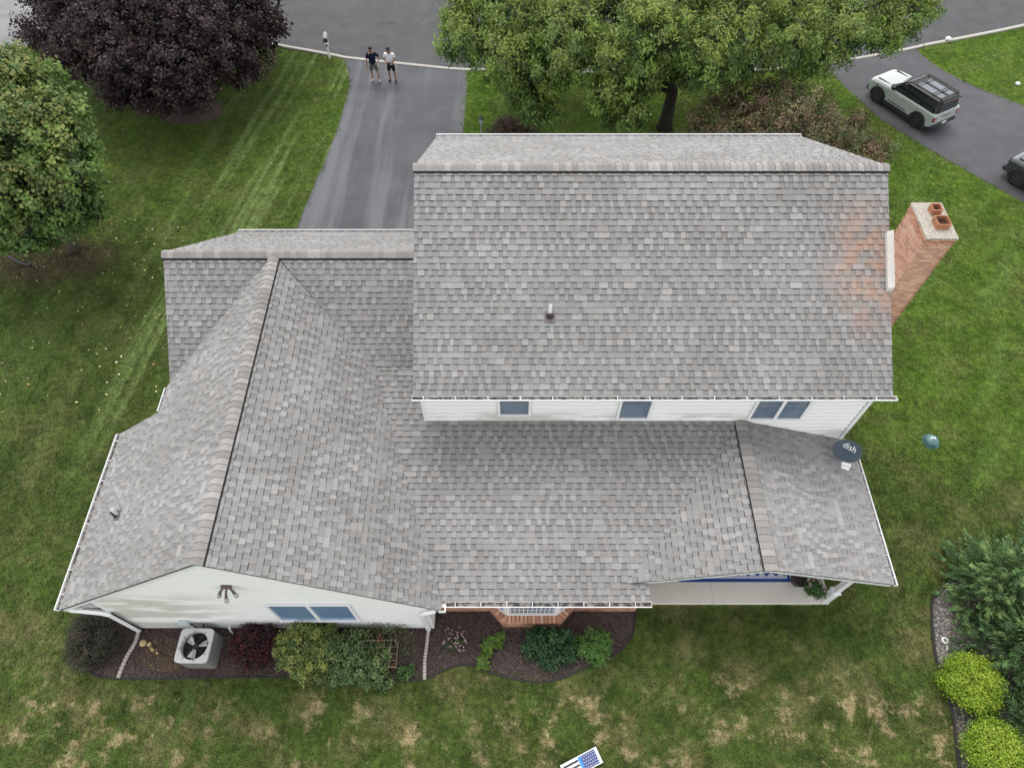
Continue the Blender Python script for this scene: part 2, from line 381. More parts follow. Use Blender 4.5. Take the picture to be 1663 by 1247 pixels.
gr = k.noise(75, 3, p, .75); bigv = k.noise(.5, 6, p, .62)
c = k.mix(1., c, k.mix(k.ramp(gr, .25, .75), (.80,) * 3, (1.20,) * 3), 'MULTIPLY')
c = k.mix(1., c, k.mix(k.ramp(bigv, .3, .7), (.90, .89, .88), (1.07, 1.07, 1.075)), 'MULTIPLY')
# patchy orange tint on the shingles beside the chimney
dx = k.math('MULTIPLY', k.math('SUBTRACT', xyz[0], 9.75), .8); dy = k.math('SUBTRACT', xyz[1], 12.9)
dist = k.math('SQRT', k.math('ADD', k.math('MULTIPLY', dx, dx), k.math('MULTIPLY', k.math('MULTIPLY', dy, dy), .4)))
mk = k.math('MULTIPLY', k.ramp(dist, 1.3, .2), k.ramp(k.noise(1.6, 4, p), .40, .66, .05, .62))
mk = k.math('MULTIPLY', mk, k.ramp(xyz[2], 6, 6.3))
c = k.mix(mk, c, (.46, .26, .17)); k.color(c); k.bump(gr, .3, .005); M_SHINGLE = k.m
M_DECK = simple('roof_felt', (.06, .06, .062), .9)
k = N('window_glass', .06, .6); p = k.pos()
k.color(k.mix(k.ramp(k.noise(1.4, 3, p), .35, .65), (.10, .155, .215), (.15, .21, .275))); M_GLASS = k.m
k = N('blue_window_glass', .12, .5); k.color(k.mix(k.noise(.9, 2), (.13, .22, .37), (.17, .27, .43))); M_GLASSB = k.m
M_SASH = simple('window_sash', (.22, .235, .27), .5)
M_BRICK = attrmat('clay_brick', .85, .2, .16, 45)
M_MORTAR = simple('mortar', (.66, .56, .44), .95, .1, var=.15, scale=20, bump=.4)
k = N('speckled_crown', .9, .2); v = k.n('ShaderNodeTexVoronoi'); v.inputs['Scale'].default_value = 26; k.l(k.pos(), v.inputs[0])
k.color(k.mix(k.ramp(v.outputs['Distance'], .1, .55), (.60, .56, .48), (.33, .30, .26))); k.bump(v.outputs['Distance'], .5, .02); M_CROWN = k.m
M_CLAY = simple('clay_flue', (.34, .155, .085), .8, .2, var=.25, scale=5)
M_SOOT = simple('flue_soot', (.07, .035, .025), .95)
M_SLAB = simple('porch_concrete', (.72, .68, .61), .85, .2, var=.12, scale=1.3, bump=.15)
M_PVC = simple('white_pvc', (.82, .82, .82), .4)
M_RUBBER = simple('rubber_boot', (.03, .03, .032), .7)
M_LEAD = simple('lead_flashing', (.17, .145, .15), .6)

house = thing('house', 'two storey white house with grey shingle roofs and a brick chimney', 'house', (0, 10, 0)); ORG[house] = (0, 10, 0)

def tone(kind):
    if kind == 'cap':
        t = R.choice([.235, .25, .27, .31, .22, .245]) * R.uniform(.95, 1.05); return (t * 1.04, t * .99, t * .95)
    if kind: t = R.uniform(.234, .266) if R.random() < .64 else R.uniform(.268, .312)
    else: t = R.uniform(.204, .238)
    wm = R.uniform(-.006, .034); return (t * (1 + wm), t, t * (1.0 - wm * .8))
SINGLES = []      # candidate shingles (pixel area, slope part, face data)
BULK = {}
EXPO = .172
def slope(O, S, T, polys, expo=EXPO):
    O, S, T = Vector(O), Vector(S).normalized(), Vector(T).normalized(); Nn = S.cross(T).normalized()
    P3 = lambda s, t, h: tuple(O + S * s + T * t + Nn * h)
    d = MB()
    for q in polys:
        if area(q) < 0: q.reverse()
        d.prism([P3(s, t, -.05) for s, t in q], Nn * .048, (.3, .3, .3))
    part = d.build('roof_slope', M_DECK, house); recs = []
    smin = min(s for q in polys for s, t in q); smax = max(s for q in polys for s, t in q); tmax = max(t for q in polys for s, t in q); tmin = min(t for q in polys for s, t in q)
    i = 0; t0 = tmin - .015
    while t0 < tmax:
        t1 = t0 + expo; s = smin - R.uniform(0, .3); tooth = R.random() < .5
        flat = R.random() < .18
        while s < smax:
            wd = R.uniform(.10, .19) if R.random() < .90 else R.uniform(.22, .34)
            if wd > .21: tooth = True
            hb = (.024 if tooth else .012); col = tone(tooth)
            if flat: hb = .016; col = tuple(.5 * (a + b) for a, b in zip(col, tone(True)))
            for q in polys:
                a = cliprect(q, s, s + wd - .003, t0 + R.uniform(-.004, .004), t1 + .004)
                if len(a) < 3 or abs(area(a)) < .0008: continue
                H = lambda tt: .003 + (hb - .003) * max(0, min(1, (t1 - tt) / expo))
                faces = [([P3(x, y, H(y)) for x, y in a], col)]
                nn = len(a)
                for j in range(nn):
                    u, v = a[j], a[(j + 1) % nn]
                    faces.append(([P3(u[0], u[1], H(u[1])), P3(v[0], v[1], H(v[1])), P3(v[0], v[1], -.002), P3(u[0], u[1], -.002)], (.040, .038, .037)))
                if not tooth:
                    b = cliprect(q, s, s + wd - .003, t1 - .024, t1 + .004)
                    if len(b) > 2: faces.append(([P3(x, y, H(y) + .0016) for x, y in b], (.072, .070, .070)))  # dark printed band, also standing in for the shade below the upper course
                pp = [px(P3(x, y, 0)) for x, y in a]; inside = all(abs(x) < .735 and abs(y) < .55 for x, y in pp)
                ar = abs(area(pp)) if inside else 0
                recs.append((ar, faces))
            s += wd; tooth = not tooth
        t0 = t1; i += 1
    BULK[part] = recs
    return part
def plane(fz):
    return fz
# --- roof planes: (origin at eave, along-eave, up-slope, polygon in metres on the slope)
def mkslope(axis, sgn, p0, z0, pitch, polyxy):
    """axis 'y': slope rises with y*sgn from (p0,z0); polygon given in plan (x,y)"""
    cs_ = 1 / math.sqrt(1 + pitch * pitch)
    if axis == 'y':
        if sgn > 0: S, T = (1, 0, 0), (0, cs_, pitch * cs_); O = (0, p0, z0); f = lambda x, y: (x, (y - p0) / cs_)
        else: S, T = (-1, 0, 0), (0, -cs_, pitch * cs_); O = (0, p0, z0); f = lambda x, y: (-x, (p0 - y) / cs_)
    else:
        if sgn > 0: S, T = (0, -1, 0), (cs_, 0, pitch * cs_); O = (p0, 0, z0); f = lambda x, y: (-y, (x - p0) / cs_)
        else: S, T = (0, 1, 0), (-cs_, 0, pitch * cs_); O = (p0, 0, z0); f = lambda x, y: (y, (p0 - x) / cs_)
    return slope(O, S, T, [[f(x, y) for x, y in q] for q in polyxy])
MP = .5926
main_rear = mkslope('y', 1, 9.9, 5.62, MP, [[(-2.70, 9.9), (10.26, 9.9), (10.26, 15.3), (-2.70, 15.3)]])
main_front = mkslope('y', -1, 20.8, 5.56, MP, [[(-2.70, 20.8), (10.26, 20.8), (10.26, 15.3), (-2.70, 15.3)]])
gar_front = mkslope('y', -1, 19.2, 6.24 - .814 * 4.65, .814, [[(-10.46, 19.2), (-2.6, 19.2), (-2.6, 14.55), (-10.46, 14.55)]])
gar_rear = mkslope('y', 1, 11.5, 6.24 - .814 * 3.05, .814, [[(-10.46, 14.55), (-7.15, 14.55), (-10.46, 11.52)], [(-7.15, 14.55), (-2.62, 14.55), (-2.62, 11.86), (-4.21, 11.86)]])
SH0 = 4.05 - .256 * (11.86 - 5.304)
vl = lambda y: -4.21 + (11.86 - y) / (11.86 - 5.304) * 2.24
shed = mkslope('y', 1, 5.304, SH0, .256, [[(vl(11.86), 11.86), (-2.62, 11.86), (-2.62, 10.285), (vl(10.285), 10.285)], [(vl(10.285), 10.285), (6.77, 10.285), (3.13, 5.75), (vl(5.75), 5.75)], [(vl(5.75), 5.75), (3.76, 5.75), (3.76, 5.304), (vl(5.304), 5.304)]])
wing_right = mkslope('x', -1, -1.96, 6.24 - .7463 * 5.19, .7463, [[(-7.15, 5.054), (-1.96, 5.054), (-1.965, 5.304), (-4.21, 11.86), (-7.15, 14.5)]])
wing_left = mkslope('x', 1, -12.28, 6.24 - .744 * 5.13, .744, [[(-12.28, 5.054), (-7.15, 5.054), (-7.15, 10.5), (-12.28, 10.5)], [(-10.5, 10.5), (-7.15, 10.5), (-7.15, 14.5), (-10.46, 11.53), (-10.5, 11.4)]])
porch_left = mkslope('x', 1, 3.13, 3.65 - .32 * 3.64, .32, [[(3.13, 5.75), (6.77, 5.75), (6.77, 10.27)]])
porch_right = mkslope('x', -1, 10.55, 3.65 - .335 * 3.78, .335, [[(6.77, 5.75), (10.55, 5.75), (10.55, 10.27), (6.77, 10.27)]])
# the 300 shingles that show largest are objects of their own, the others stay joined per slope
allr = sorted(((r[0], id(part), j) for part, rs in BULK.items() for j, r in enumerate(rs)), reverse=True)[:300]
cut = {}
for _, a, j in allr: cut.setdefault(a, set()).add(j)
for part, rs in BULK.items():
    bulk = MB()
    for j, (ar, faces) in enumerate(rs):
        if j in cut.get(id(part), ()):
            m = MB()
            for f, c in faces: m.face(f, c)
            ctr = np.mean(np.array(faces[0][0]), axis=0)
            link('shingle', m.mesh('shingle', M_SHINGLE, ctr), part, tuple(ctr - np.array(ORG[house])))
        else:
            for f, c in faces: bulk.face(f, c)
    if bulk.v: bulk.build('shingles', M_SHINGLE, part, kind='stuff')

# --- ridges: vent strip with bent cap shingles, each cap an object
CAPMESH = {}
def ridge(A, B, pl, pr_, capw=.175, raise_=.05, hw=.168):
    """A,B ridge end points; pl/pr_: pitches on the left/right hand of A->B"""
    A, B = Vector(A), Vector(B); d = (B - A); L = d.length; d.normalize(); side = Vector((-d.y, d.x, 0))
    def prof(hw, r):
        pts = []
        for j in range(9):
            q = -1 + j / 4; off = q * hw; pt = pl if q > 0 else pr_
            pts.append((off, -pt * (math.sqrt(off * off + .0016) - .02) + r))
        return pts
    strip = MB(); P = prof(hw + .022, raise_ - .030); Q = prof(hw + .022, -.04)
    ring = lambda s: [tuple(A + d * s + side * o + Vector((0, 0, z))) for o, z in P] + [tuple(A + d * s + side * o + Vector((0, 0, z))) for o, z in reversed(Q)]
    strip.loft([ring(.02), ring(L - .02)])
    par = strip.build('ridge_vent', M_DARKGAP, house)
    n = int(L / capw); cw = L / n; key = (round(cw, 4), pl, pr_, raise_)
    if key not in CAPMESH:
        CAPMESH[key] = []
        for vtn in range(10):
            m = MB(); col = tone('cap')
            a0 = prof(hw, raise_ + .016); a1 = prof(hw - .002, raise_ + .002); b0 = prof(hw, raise_ - .010)
            hh = cw / 2
            top = [[(-hh + .003, o, z) for o, z in a0], [(hh + .003, o, z) for o, z in a1]]
            m.sm = False
            for j in range(8): m.face([top[0][j], top[1][j], top[1][j + 1], top[0][j + 1]], col)
            for j in range(8): m.face([(-hh + .003, b0[j][0], b0[j][1]), top[0][j], top[0][j + 1], (-hh + .003, b0[j + 1][0], b0[j + 1][1])], (.05, .048, .046))
            for e in (0, 8): m.face([top[0][e], top[1][e], (hh, b0[e][0], b0[e][1] - .012), (-hh, b0[e][0], b0[e][1] - .012)], (.04, .04, .04))
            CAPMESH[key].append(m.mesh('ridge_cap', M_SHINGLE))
    for i in range(n):
        o = link('ridge_cap', R.choice(CAPMESH[key]), par, tuple(A + d * (i + .5) * cw - Vector(ORG[house])))
        o.rotation_euler = (0, 0, math.atan2(d.y, d.x) + R.uniform(-.008, .008))
ridge((-2.74, 15.3, 8.82), (10.29, 15.3, 8.82), MP, MP, .172)
ridge((-10.5, 14.55, 6.24), (-2.62, 14.55, 6.24), .814, .814, .172)
ridge((-7.15, 5.02, 6.24), (-7.15, 14.38, 6.24), .744, .7463, .178)
ridge((6.77, 5.72, 3.65), (6.77, 10.27, 3.65), .32, .335, .19, .06, .19)

# --- walls
def wallface(O, S, Nn, poly, board=.21, base=True, siding=True, mat=None, th=.15):
    """poly in (s,z); outward normal Nn"""
    O, S, Nn = Vector(O), Vector(S), Vector(Nn); Zv = Vector((0, 0, 1)); P3 = lambda s, z, h: tuple(O + S * s + Zv * z + Nn * h)
    m = MB(); m.prism([P3(s, z, -th) for s, z in poly], Nn * th)
    wl = m.build('wall', mat or M_SIDE, house)
    if not siding: return wl
    sd = MB(); z0 = min(z for s, z in poly); z1 = max(z for s, z in poly); smin = min(s for s, z in poly) - 1; smax = max(s for s, z in poly) + 1
    z = z0
    if area(poly) < 0: poly = poly[::-1]
    while z < z1:
        a = cliprect(poly, smin, smax, z, min(z + board, z1))
        if len(a) > 2:
            zk = z + board * .62          # flat lower part, hollow upper part
            H = lambda zz: .034 if zz <= zk else .034 - .028 * (zz - zk) / (board - board * .62)
            for q in (cliprect(a, smin, smax, z, zk), cliprect(a, smin, smax, zk, z + board)):
                if len(q) > 2: sd.face([P3(s, zz, H(zz)) for s, zz in q])
            lo = [q for q in a if abs(q[1] - z) < 1e-6]
            if len(lo) >= 2:
                sa, sb = min(q[0] for q in lo), max(q[0] for q in lo)
                sd.face([P3(sa, z, .001), P3(sb, z, .001), P3(sb, z, .034), P3(sa, z, .034)])
        z += board
    sd.build('siding', M_SIDE, wl, kind='stuff'); return wl
# gable end of the wing (faces the garden)
gzr = lambda x: 6.24 - .7463 * abs(x + 7.15) - .10
wallface((0, 5.174, 0), (1, 0, 0), (0, -1, 0), [(-11.2, .12), (-2.38, .12), (-2.38, gzr(-2.38)), (-7.15, gzr(-7.15)), (-11.2, gzr(-11.2))])
wallface((-2.38, 0, 0), (0, 1, 0), (1, 0, 0), [(5.174, .12), (5.66, .12), (5.66, 2.5), (5.174, 2.5)], mat=M_SIDE)
wallface((-11.2, 0, 0), (0, -1, 0), (-1, 0, 0), [(-10.4, 0), (-5.174, 0), (-5.174, 3.1), (-10.4, 3.1)])
wallface((-10.35, 0, 0), (0, -1, 0), (-1, 0, 0), [(-18.9, 0), (-10.4, 0), (-10.4, 3.45), (-11.5, 3.5), (-14.55, 5.98), (-18.9, 2.5)])
wallface((0, 18.9, 0), (-1, 0, 0), (0, 1, 0), [(2.6, 0), (10.35, 0), (10.35, 2.6), (2.6, 2.6)])
m = MB(); m.box(-11.19, -2.39, 5.19, 5.4, -.05, .14); m.build('foundation', M_SLAB, house)
# upper storey
wallface((0, 10.285, 0), (1, 0, 0), (0, -1, 0), [(-2.6, 3.5), (6.77, 3.5), (10.19, 2.35), (10.19, 5.55), (-2.6, 5.55)])
wallface((-2.6, 0, 0), (0, -1, 0), (-1, 0, 0), [(-20.4, 0), (-10.285, 0), (-10.285, 5.75), (-15.3, 8.7), (-20.4, 5.68)])
wallface((10.19, 0, 0), (0, 1, 0), (1, 0, 0), [(5.9 + 4.385, 0), (20.4, 0), (20.4, 5.68), (15.3, 8.7), (10.285, 5.75)])
wallface((0, 20.4, 0), (-1, 0, 0), (0, 1, 0), [(-10.19, 0), (2.6, 0), (2.6, 5.6), (-10.19, 5.6)])
def trimbox(name, x0, x1, y0, y1, z0, z1, mat=None, b=.004):
    m = MB(); m.box(x0, x1, y0, y1, z0, z1, bev=b); return m.build(name, mat or M_TRIM, house)
trimbox('corner_trim', -2.63, -2.52, 10.245, 10.30, 3.5, 5.55)
trimbox('corner_trim', 10.09, 10.22, 10.245, 10.30, 2.3, 5.55)
trimbox('corner_trim', 10.205, 10.23, 10.30, 10.42, .0, 5.6)
trimbox('corner_trim', -2.47, -2.345, 5.13, 5.172, .1, 2.5)
trimbox('corner_trim', -11.235, -11.12, 5.13, 5.172, .1, 3.0)
m = MB(); m.box(10.073, 10.089, 10.25, 10.262, 2.4, 5.5); m.build('trim_shade_strip', M_DARKGAP, house)  # thin dark box standing in for the shade beside the corner trim
# soffits, fascia and rake boards
def board3(name, A, B, w_, h_, mat=None):
    """a plank from A to B: h_ downwards, w_ along its outward offset vector"""
    A, B, w_ = Vector(A), Vector(B), Vector(w_); Z = Vector((0, 0, h_)); m = MB()
    m.loft([[tuple(A), tuple(A + w_), tuple(A + w_ - Z), tuple(A - Z)], [tuple(B), tuple(B + w_), tuple(B + w_ - Z), tuple(B - Z)]])
    return m.build(name, mat or M_TRIM, house)
board3('rake_board', (-7.15, 5.075, 6.17), (-12.26, 5.075, 6.17 - .744 * 5.11), (0, .09, 0), .16)
board3('rake_board', (-7.15, 5.075, 6.17), (-1.98, 5.075, 6.17 - .7463 * 5.17), (0, .09, 0), .13)
board3('rake_board', (6.77, 5.77, 3.585), (3.4, 5.77, 3.585 - .32 * 3.37), (0, .06, 0), .17)
board3('rake_board', (6.77, 5.77, 3.585), (10.53, 5.77, 3.585 - .335 * 3.76), (0, .06, 0), .17)
board3('rake_board', (-2.68, 9.95, 5.53), (-2.68, 15.3, 8.70), (.05, 0, 0), .16)
board3('rake_board', (-2.68, 20.75, 5.47), (-2.68, 15.3, 8.70), (.05, 0, 0), .16)
board3('rake_board', (10.19, 9.95, 5.53), (10.19, 15.3, 8.70), (.05, 0, 0), .16)
board3('rake_board', (10.19, 20.75, 5.47), (10.19, 15.3, 8.70), (.05, 0, 0), .16)
board3('rake_board', (-10.44, 19.15, 2.35), (-10.44, 14.55, 6.11), (.05, 0, 0), .16)
board3('rake_board', (-10.44, 11.6, 3.72), (-10.44, 14.55, 6.11), (.05, 0, 0), .16)
board3('rake_board', (-12.24, 10.43, 2.33), (-10.5, 10.43, 3.62), (0, .05, 0), .15)
trimbox('soffit', -2.65, 10.2, 9.95, 10.26, 5.50, 5.52)
trimbox('soffit', -12.2, -11.2, 5.17, 10.4, 2.26, 2.28)
trimbox('soffit', -2.2, 3.7, 5.36, 5.66, 2.255, 2.275)
trimbox('eave_return', -12.22, -11.78, 5.08, 5.165, 2.12, 2.3)
# gutters: open channels with straps
def gutter(A, B, out, hangers=0, wd=.15, parent=house, dark=True):
    A, B, out = Vector(A), Vector(B), Vector(out); Z = Vector((0, 0, 1)); d = (B - A).normalized()
    sec = [(0, 0), (0, -.10), (wd * .75, -.10), (wd, -.01), (wd + .004, .008), (wd - .018, .008), (wd - .018, -.012), (wd * .7, -.085), (.012, -.085), (.012, 0)]
    m = MB(); P = lambda p, q: [tuple(p + out * a + Z * b) for a, b in q]
    m.loft([P(A, sec), P(B, sec)])
    for e in (A, B - d * .006): m.prism(P(e, [(0, 0), (0, -.1), (wd * .75, -.1), (wd, -.01), (wd, .006)]), d * .006)
    g_ = m.build('gutter', M_TRIM, parent)
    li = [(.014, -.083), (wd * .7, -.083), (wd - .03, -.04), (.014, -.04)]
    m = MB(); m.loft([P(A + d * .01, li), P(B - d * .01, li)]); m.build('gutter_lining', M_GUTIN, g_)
    L = (B - A).length
    for i in range(hangers):
        q = A + d * (L * (i + .35) / hangers); m = MB()
        m.loft([P(q, [(.02, .004), (wd, .004), (wd, -.004), (.02, -.004)]), P(q + d * .016, [(.02, .004), (wd, .004), (wd, -.004), (.02, -.004)])]); m.build('gutter_strap', M_TRIM, g_)
    return g_
gutter((-2.73, 9.895, 5.615), (10.36, 9.895, 5.615), (0, -1, 0), 15)
gutter((10.3, 20.81, 5.555), (-2.73, 20.81, 5.555), (0, 1, 0), 0)
gutter((-2.7, 19.21, 2.45), (-10.5, 19.21, 2.45), (0, 1, 0), 0)
gutter((-1.83, 5.298, 2.368), (3.79, 5.298, 2.368), (0, -1, 0), 8, .16)
gutter((-12.285, 10.48, 2.42), (-12.285, 5.05, 2.42), (-1, 0, 0), 8)
gutter((-10.51, 11.35, 3.74), (-10.51, 10.52, 3.74), (-1, 0, 0), 1, .09)
gutter((10.555, 5.73, 2.38), (10.555, 10.2, 2.38), (1, 0, 0), 7, .10)
m = MB(); m.box(-2.02, -1.83, 5.16, 5.30, 2.27, 2.285); m.box(-2.02, -1.83, 5.02, 5.04, 2.26, 2.375); m.box(-1.86, -1.83, 5.04, 5.2, 2.27, 2.375); m.build('gutter_corner', M_TRIM, house)
# downspouts
def downspout(pts, w1=.09):
    m = MB(); m.tube(pts, w1 * .62, 4); return m.build('downspout', M_TRIM, house)
downspout([(-12.1, 5.12, 2.25), (-11.35, 5.08, 2.12), (-11.16, 5.07, 1.95), (-11.16, 5.07, .12)], .13)
m = MB(); m.box(-11.075, -11.055, 5.05, 5.09, .1, 2.05); m.build('downspout_shade_strip', M_DARKGAP, house)  # dark box added as the line of shade along the downspout
downspout([(-2.12, 5.1, 2.2), (-2.45, 5.08, 2.05), (-2.52, 5.07, 1.9), (-2.52, 5.07, .12)], .12)
downspout([(10.28, 9.84, 5.5), (10.26, 10.1, 5.3), (10.26, 10.45, 5.1), (10.26, 10.45, .1)], .11)
downspout([(-10.55, 10.75, 3.62), (-10.42, 10.75, 3.4), (-10.42, 10.75, .1)], .1)

# windows
def window(x0, x1, y, z0, z1, n=1, glass=None, frame=M_TRIM, sashmat=M_SASH, rails=True, fw=.07, label=None):
    m = MB(); d = .045
    m.box(x0 - fw, x1 + fw, y - d, y, z1, z1 + fw); m.box(x0 - fw, x1 + fw, y - d - .02, y, z0 - fw, z0)
    m.box(x0 - fw, x0, y - d, y, z0, z1); m.box(x1, x1 + fw, y - d, y, z0, z1)
    wdt = (x1 - x0) / n
    wn = m.build('window', frame, house)
    if label: wn['label'] = label
    for i in range(1, n): q = MB(); q.box(x0 + wdt * i - .045, x0 + wdt * i + .045, y - d - .006, y - .002, z0, z1); q.build('mullion', frame, wn)
    for i in range(n):
        a = x0 + wdt * i + (.045 if i else 0); b = x0 + wdt * (i + 1) - (.045 if i < n - 1 else 0)
        q = MB(); q.box(a, b, y - .012, y - .004, z0, z1); q.build('pane', glass or M_GLASS, wn)
        if rails:
            zm = (z0 + z1) * .5; q = MB(); t = .035
            q.box(a, b, y - .03, y - .0125, zm - t * .7, zm + t * .7); q.box(a, b, y - .03, y - .0125, z0, z0 + t * 1.2); q.box(a, a + t, y - .03, y - .0125, z0, z1); q.box(b - t, b, y - .03, y - .0125, z0, z1)
            q.build('sash', sashmat, wn)
            for j in (1, 2):
                q = MB(); xx = a + (b - a) * j / 3; q.box(xx - .009, xx + .009, y - .018, y - .0126, z0 + .05, z1); q.build('muntin', sashmat, wn)
    return wn
YW = 10.238
window(-.37, .45, YW, 4.10, 5.3)
window(3.10, 3.93, YW, 3.90, 5.3)
window(6.97, 8.42, YW, 3.86, 5.3, 2)
window(-6.60, -4.45, 5.128, 1.14, 2.67, 2, M_GLASSB, rails=False)

# --- brick wall and bay under the low rear roof
BRK = [(.46, .235, .155), (.53, .285, .19), (.41, .20, .135), (.56, .34, .235), (.47, .255, .175), (.37, .185, .14), (.54, .30, .20)]
def brickcol(): 
    c = R.choice(BRK); t = R.uniform(.88, 1.12); return tuple(x * t for x in c)
BM = {}
def brickmesh(lx, ly, lz):
    key = (round(lx, 3), round(ly, 3), round(lz, 3))
    if key not in BM:
        BM[key] = []
        for c_ in BRK:
            m = MB(); m.box(-lx / 2, lx / 2, -ly / 2, ly / 2, -lz / 2, lz / 2, c_, bev=.004); BM[key].append(m.mesh('brick', M_BRICK))
    return R.choice(BM[key])
def courses(segs, z0, z1, ch, bl=.222, j=.012, proud=.007, depth=.06):
    """segs: (A, S, N, L) plan origin, direction, outward normal, length -> list of brick centres/rotation/length"""
    out = []; z = z0; r = 0
    while z + ch <= z1 + .001:
        for A, S, Nn, L in segs:
            s = -(bl * .5 if r % 2 else 0)
            while s < L - .02:
                a, b = max(s, 0), min(s + bl - j, L)
                if b - a > .03: out.append((A[0] + S[0] * (a + b) / 2 + Nn[0] * (proud - depth / 2), A[1] + S[1] * (a + b) / 2 + Nn[1] * (proud - depth / 2), z + ch / 2, math.atan2(S[1], S[0]), b - a))
                s += bl
        z += ch; r += 1
    return out
def joined_bricks(lst, ch, j, depth, parent):
    m = MB()
    for x, y, z, a, L in lst:
        c_, s_ = math.cos(a), math.sin(a); hx, hy, hz = L / 2, depth / 2, (ch - j) / 2; col = brickcol()
        v = [(x + c_ * u - s_ * t, y + s_ * u + c_ * t, z + q) for q in (-hz, hz) for u, t in ((-hx, -hy), (hx, -hy), (hx, hy), (-hx, hy))]
        m.raw(v, [(4, 5, 6, 7), (0, 1, 5, 4), (1, 2, 6, 5), (2, 3, 7, 6), (3, 0, 4, 7)], col)
    if m.v: m.build('bricks', M_BRICK, parent, kind='stuff')
m = MB(); m.box(-2.35, 3.72, 5.66, 5.8, -.05, 2.26); bw = m.build('wall', M_MORTAR, house)
joined_bricks(courses([((-2.35, 5.66), (1, 0), (0, -1), 6.06), ((3.72, 5.66), (0, 1), (1, 0), .9)], 0, 2.2, .075), .075, .012, .06, bw)
# bay: brick knee wall with rowlock sill, white angled windows
bayp = [(-.71, 5.655), (-.28, 5.19), (1.39, 5.19), (1.82, 5.655)]
m = MB(); m.prism([(x, y + (.01 if 0 < i < 3 else 0), -.05) for i, (x, y) in enumerate(bayp)], (0, 0, .55)); bay = m.build('bay_window', M_MORTAR, house)
sg = []
for a, b in zip(bayp[:-1], bayp[1:]):
    d = np.array(b) - np.array(a); L = np.linalg.norm(d); d /= L; sg.append(((a[0], a[1]), (d[0], d[1]), (d[1], -d[0]), L))
joined_bricks(courses(sg, 0, .5, .075), .075, .012, .06, bay)
for A, S, Nn, L in sg:
    n = int(round(L / .118)); st_ = L / n
    for i in range(n):
        cx, cy = A[0] + S[0] * (i + .5) * st_ - Nn[0] * .085, A[1] + S[1] * (i + .5) * st_ - Nn[1] * .085
        o = link('brick', brickmesh(round(st_ - .022, 3), .22, .07), bay, (cx, cy - 10, .575)); o.rotation_euler = (math.radians(12), 0, math.atan2(S[1], S[0]))
m = MB(); inn = [(-.60, 5.72), (-.19, 5.40), (1.30, 5.40), (1.71, 5.72)]
m.prism([(x, y, .5) for x, y in inn], (0, 0, .135)); m.build('sill', M_TRIM, bay)
for (a, b), cen in zip(zip(inn[:-1], inn[1:]), (0, 1, 0)):
    d = np.array(b) - np.array(a); L = np.linalg.norm(d); d /= L; nn = np.array([d[1], -d[0]]); ang = math.atan2(d[1], d[0])
    def bp(name, s0, s1, z0, z1, dep, mat, pr=bay):
        q = MB(); A = np.array(a); c4 = [A + d * s0 - nn * .02, A + d * s1 - nn * .02, A + d * s1 + nn * dep, A + d * s0 + nn * dep]
        q.prism([(p_[0], p_[1], z0) for p_ in c4], (0, 0, z1 - z0)); return q.build(name, mat, pr)
    bp('pane', .05, L - .05, .70, 2.2, .0, M_GLASS if cen else M_GLASSB)
    bp('frame', 0, .09, .636, 2.2, .03, M_TRIM); bp('frame', L - .09, L, .636, 2.2, .03, M_TRIM); bp('frame', .09, L - .09, .636, .76, .03, M_TRIM)
    if cen:
        for i in range(1, 12): bp('muntin', L * i / 12 - .008, L * i / 12 + .008, .76, 2.2, .008, M_TRIM)
        for i in range(1, 4): bp('muntin', .09, L - .09, .76 + i * .35, .776 + i * .35, .012, M_TRIM)

# --- chimney
CX0, CX1, CY0, CY1, CZ = 10.30, 11.03, 12.38, 13.60, 9.0
m = MB(); m.box(CX0, CX1, CY0, CY1, -.05, CZ - .01); chim = m.build('chimney', M_MORTAR, house)
chim['label'] = 'tall exterior brick chimney with two clay flues'
front = ((CX0, CY0), (1, 0), (0, -1), CX1 - CX0); left = ((CX0, CY1), (0, -1), (-1, 0), CY1 - CY0); right = ((CX1, CY0), (0, 1), (1, 0), CY1 - CY0); back = ((CX1, CY1), (-1, 0), (0, 1), CX1 - CX0)
CH = .083
up = courses([front, left], CZ - 48 * CH, CZ, CH, .225)
up.sort(key=lambda b: -b[2]); ob, rest = up[:300], up[300:]
for x, y, z, a, L in ob:
    corb = .03 if z > CZ - 2.2 * CH else (.012 if z > CZ - 3.2 * CH else 0)
    o = link('brick', brickmesh(round(L / .01) * .01, .06, CH - .020), chim, (x + math.sin(a) * corb, y - math.cos(a) * corb - 10, z)); o.rotation_euler = (0, 0, a)
joined_bricks(rest + courses([front, left], CZ - 108 * CH, CZ - 48 * CH, CH, .225) + courses([right, back], 0, CZ, CH, .225), CH, .020, .06, chim)
m = MB(); m.box(CX0 - .035, CX1 + .035, CY0 - .035, CY1 + .035, CZ - 1.0 * CH + .06, CZ + .045, bev=.012); m.build('crown', M_CROWN, chim)
for fx, fy, hw, hh in ((10.745, 12.83, .175, .20), (10.745, 13.30, .135, .20)):
    def rr(h, z, r=.05):
        return [(fx + sx * (h - r) + r * math.cos(t), fy + sy * (h - r) + r * math.sin(t), z) for sx, sy, t0 in ((1, 1, 0), (-1, 1, PI / 2), (-1, -1, PI), (1, -1, 3 * PI / 2)) for t in (t0, t0 + PI / 6, t0 + PI / 3, t0 + PI / 2)]
    q = MB(); q.loft([rr(hw, CZ + .02), rr(hw, CZ + hh), rr(hw - .03, CZ + hh), rr(hw - .03, CZ - .3)], caps=False); fl = q.build('flue', M_CLAY, chim)
    q = MB(); q.face(rr(hw - .031, CZ + .07)); q.build('soot', M_SOOT, chim)
m = MB()
zr_ = lambda y: 5.62 + MP * (y - 9.9)
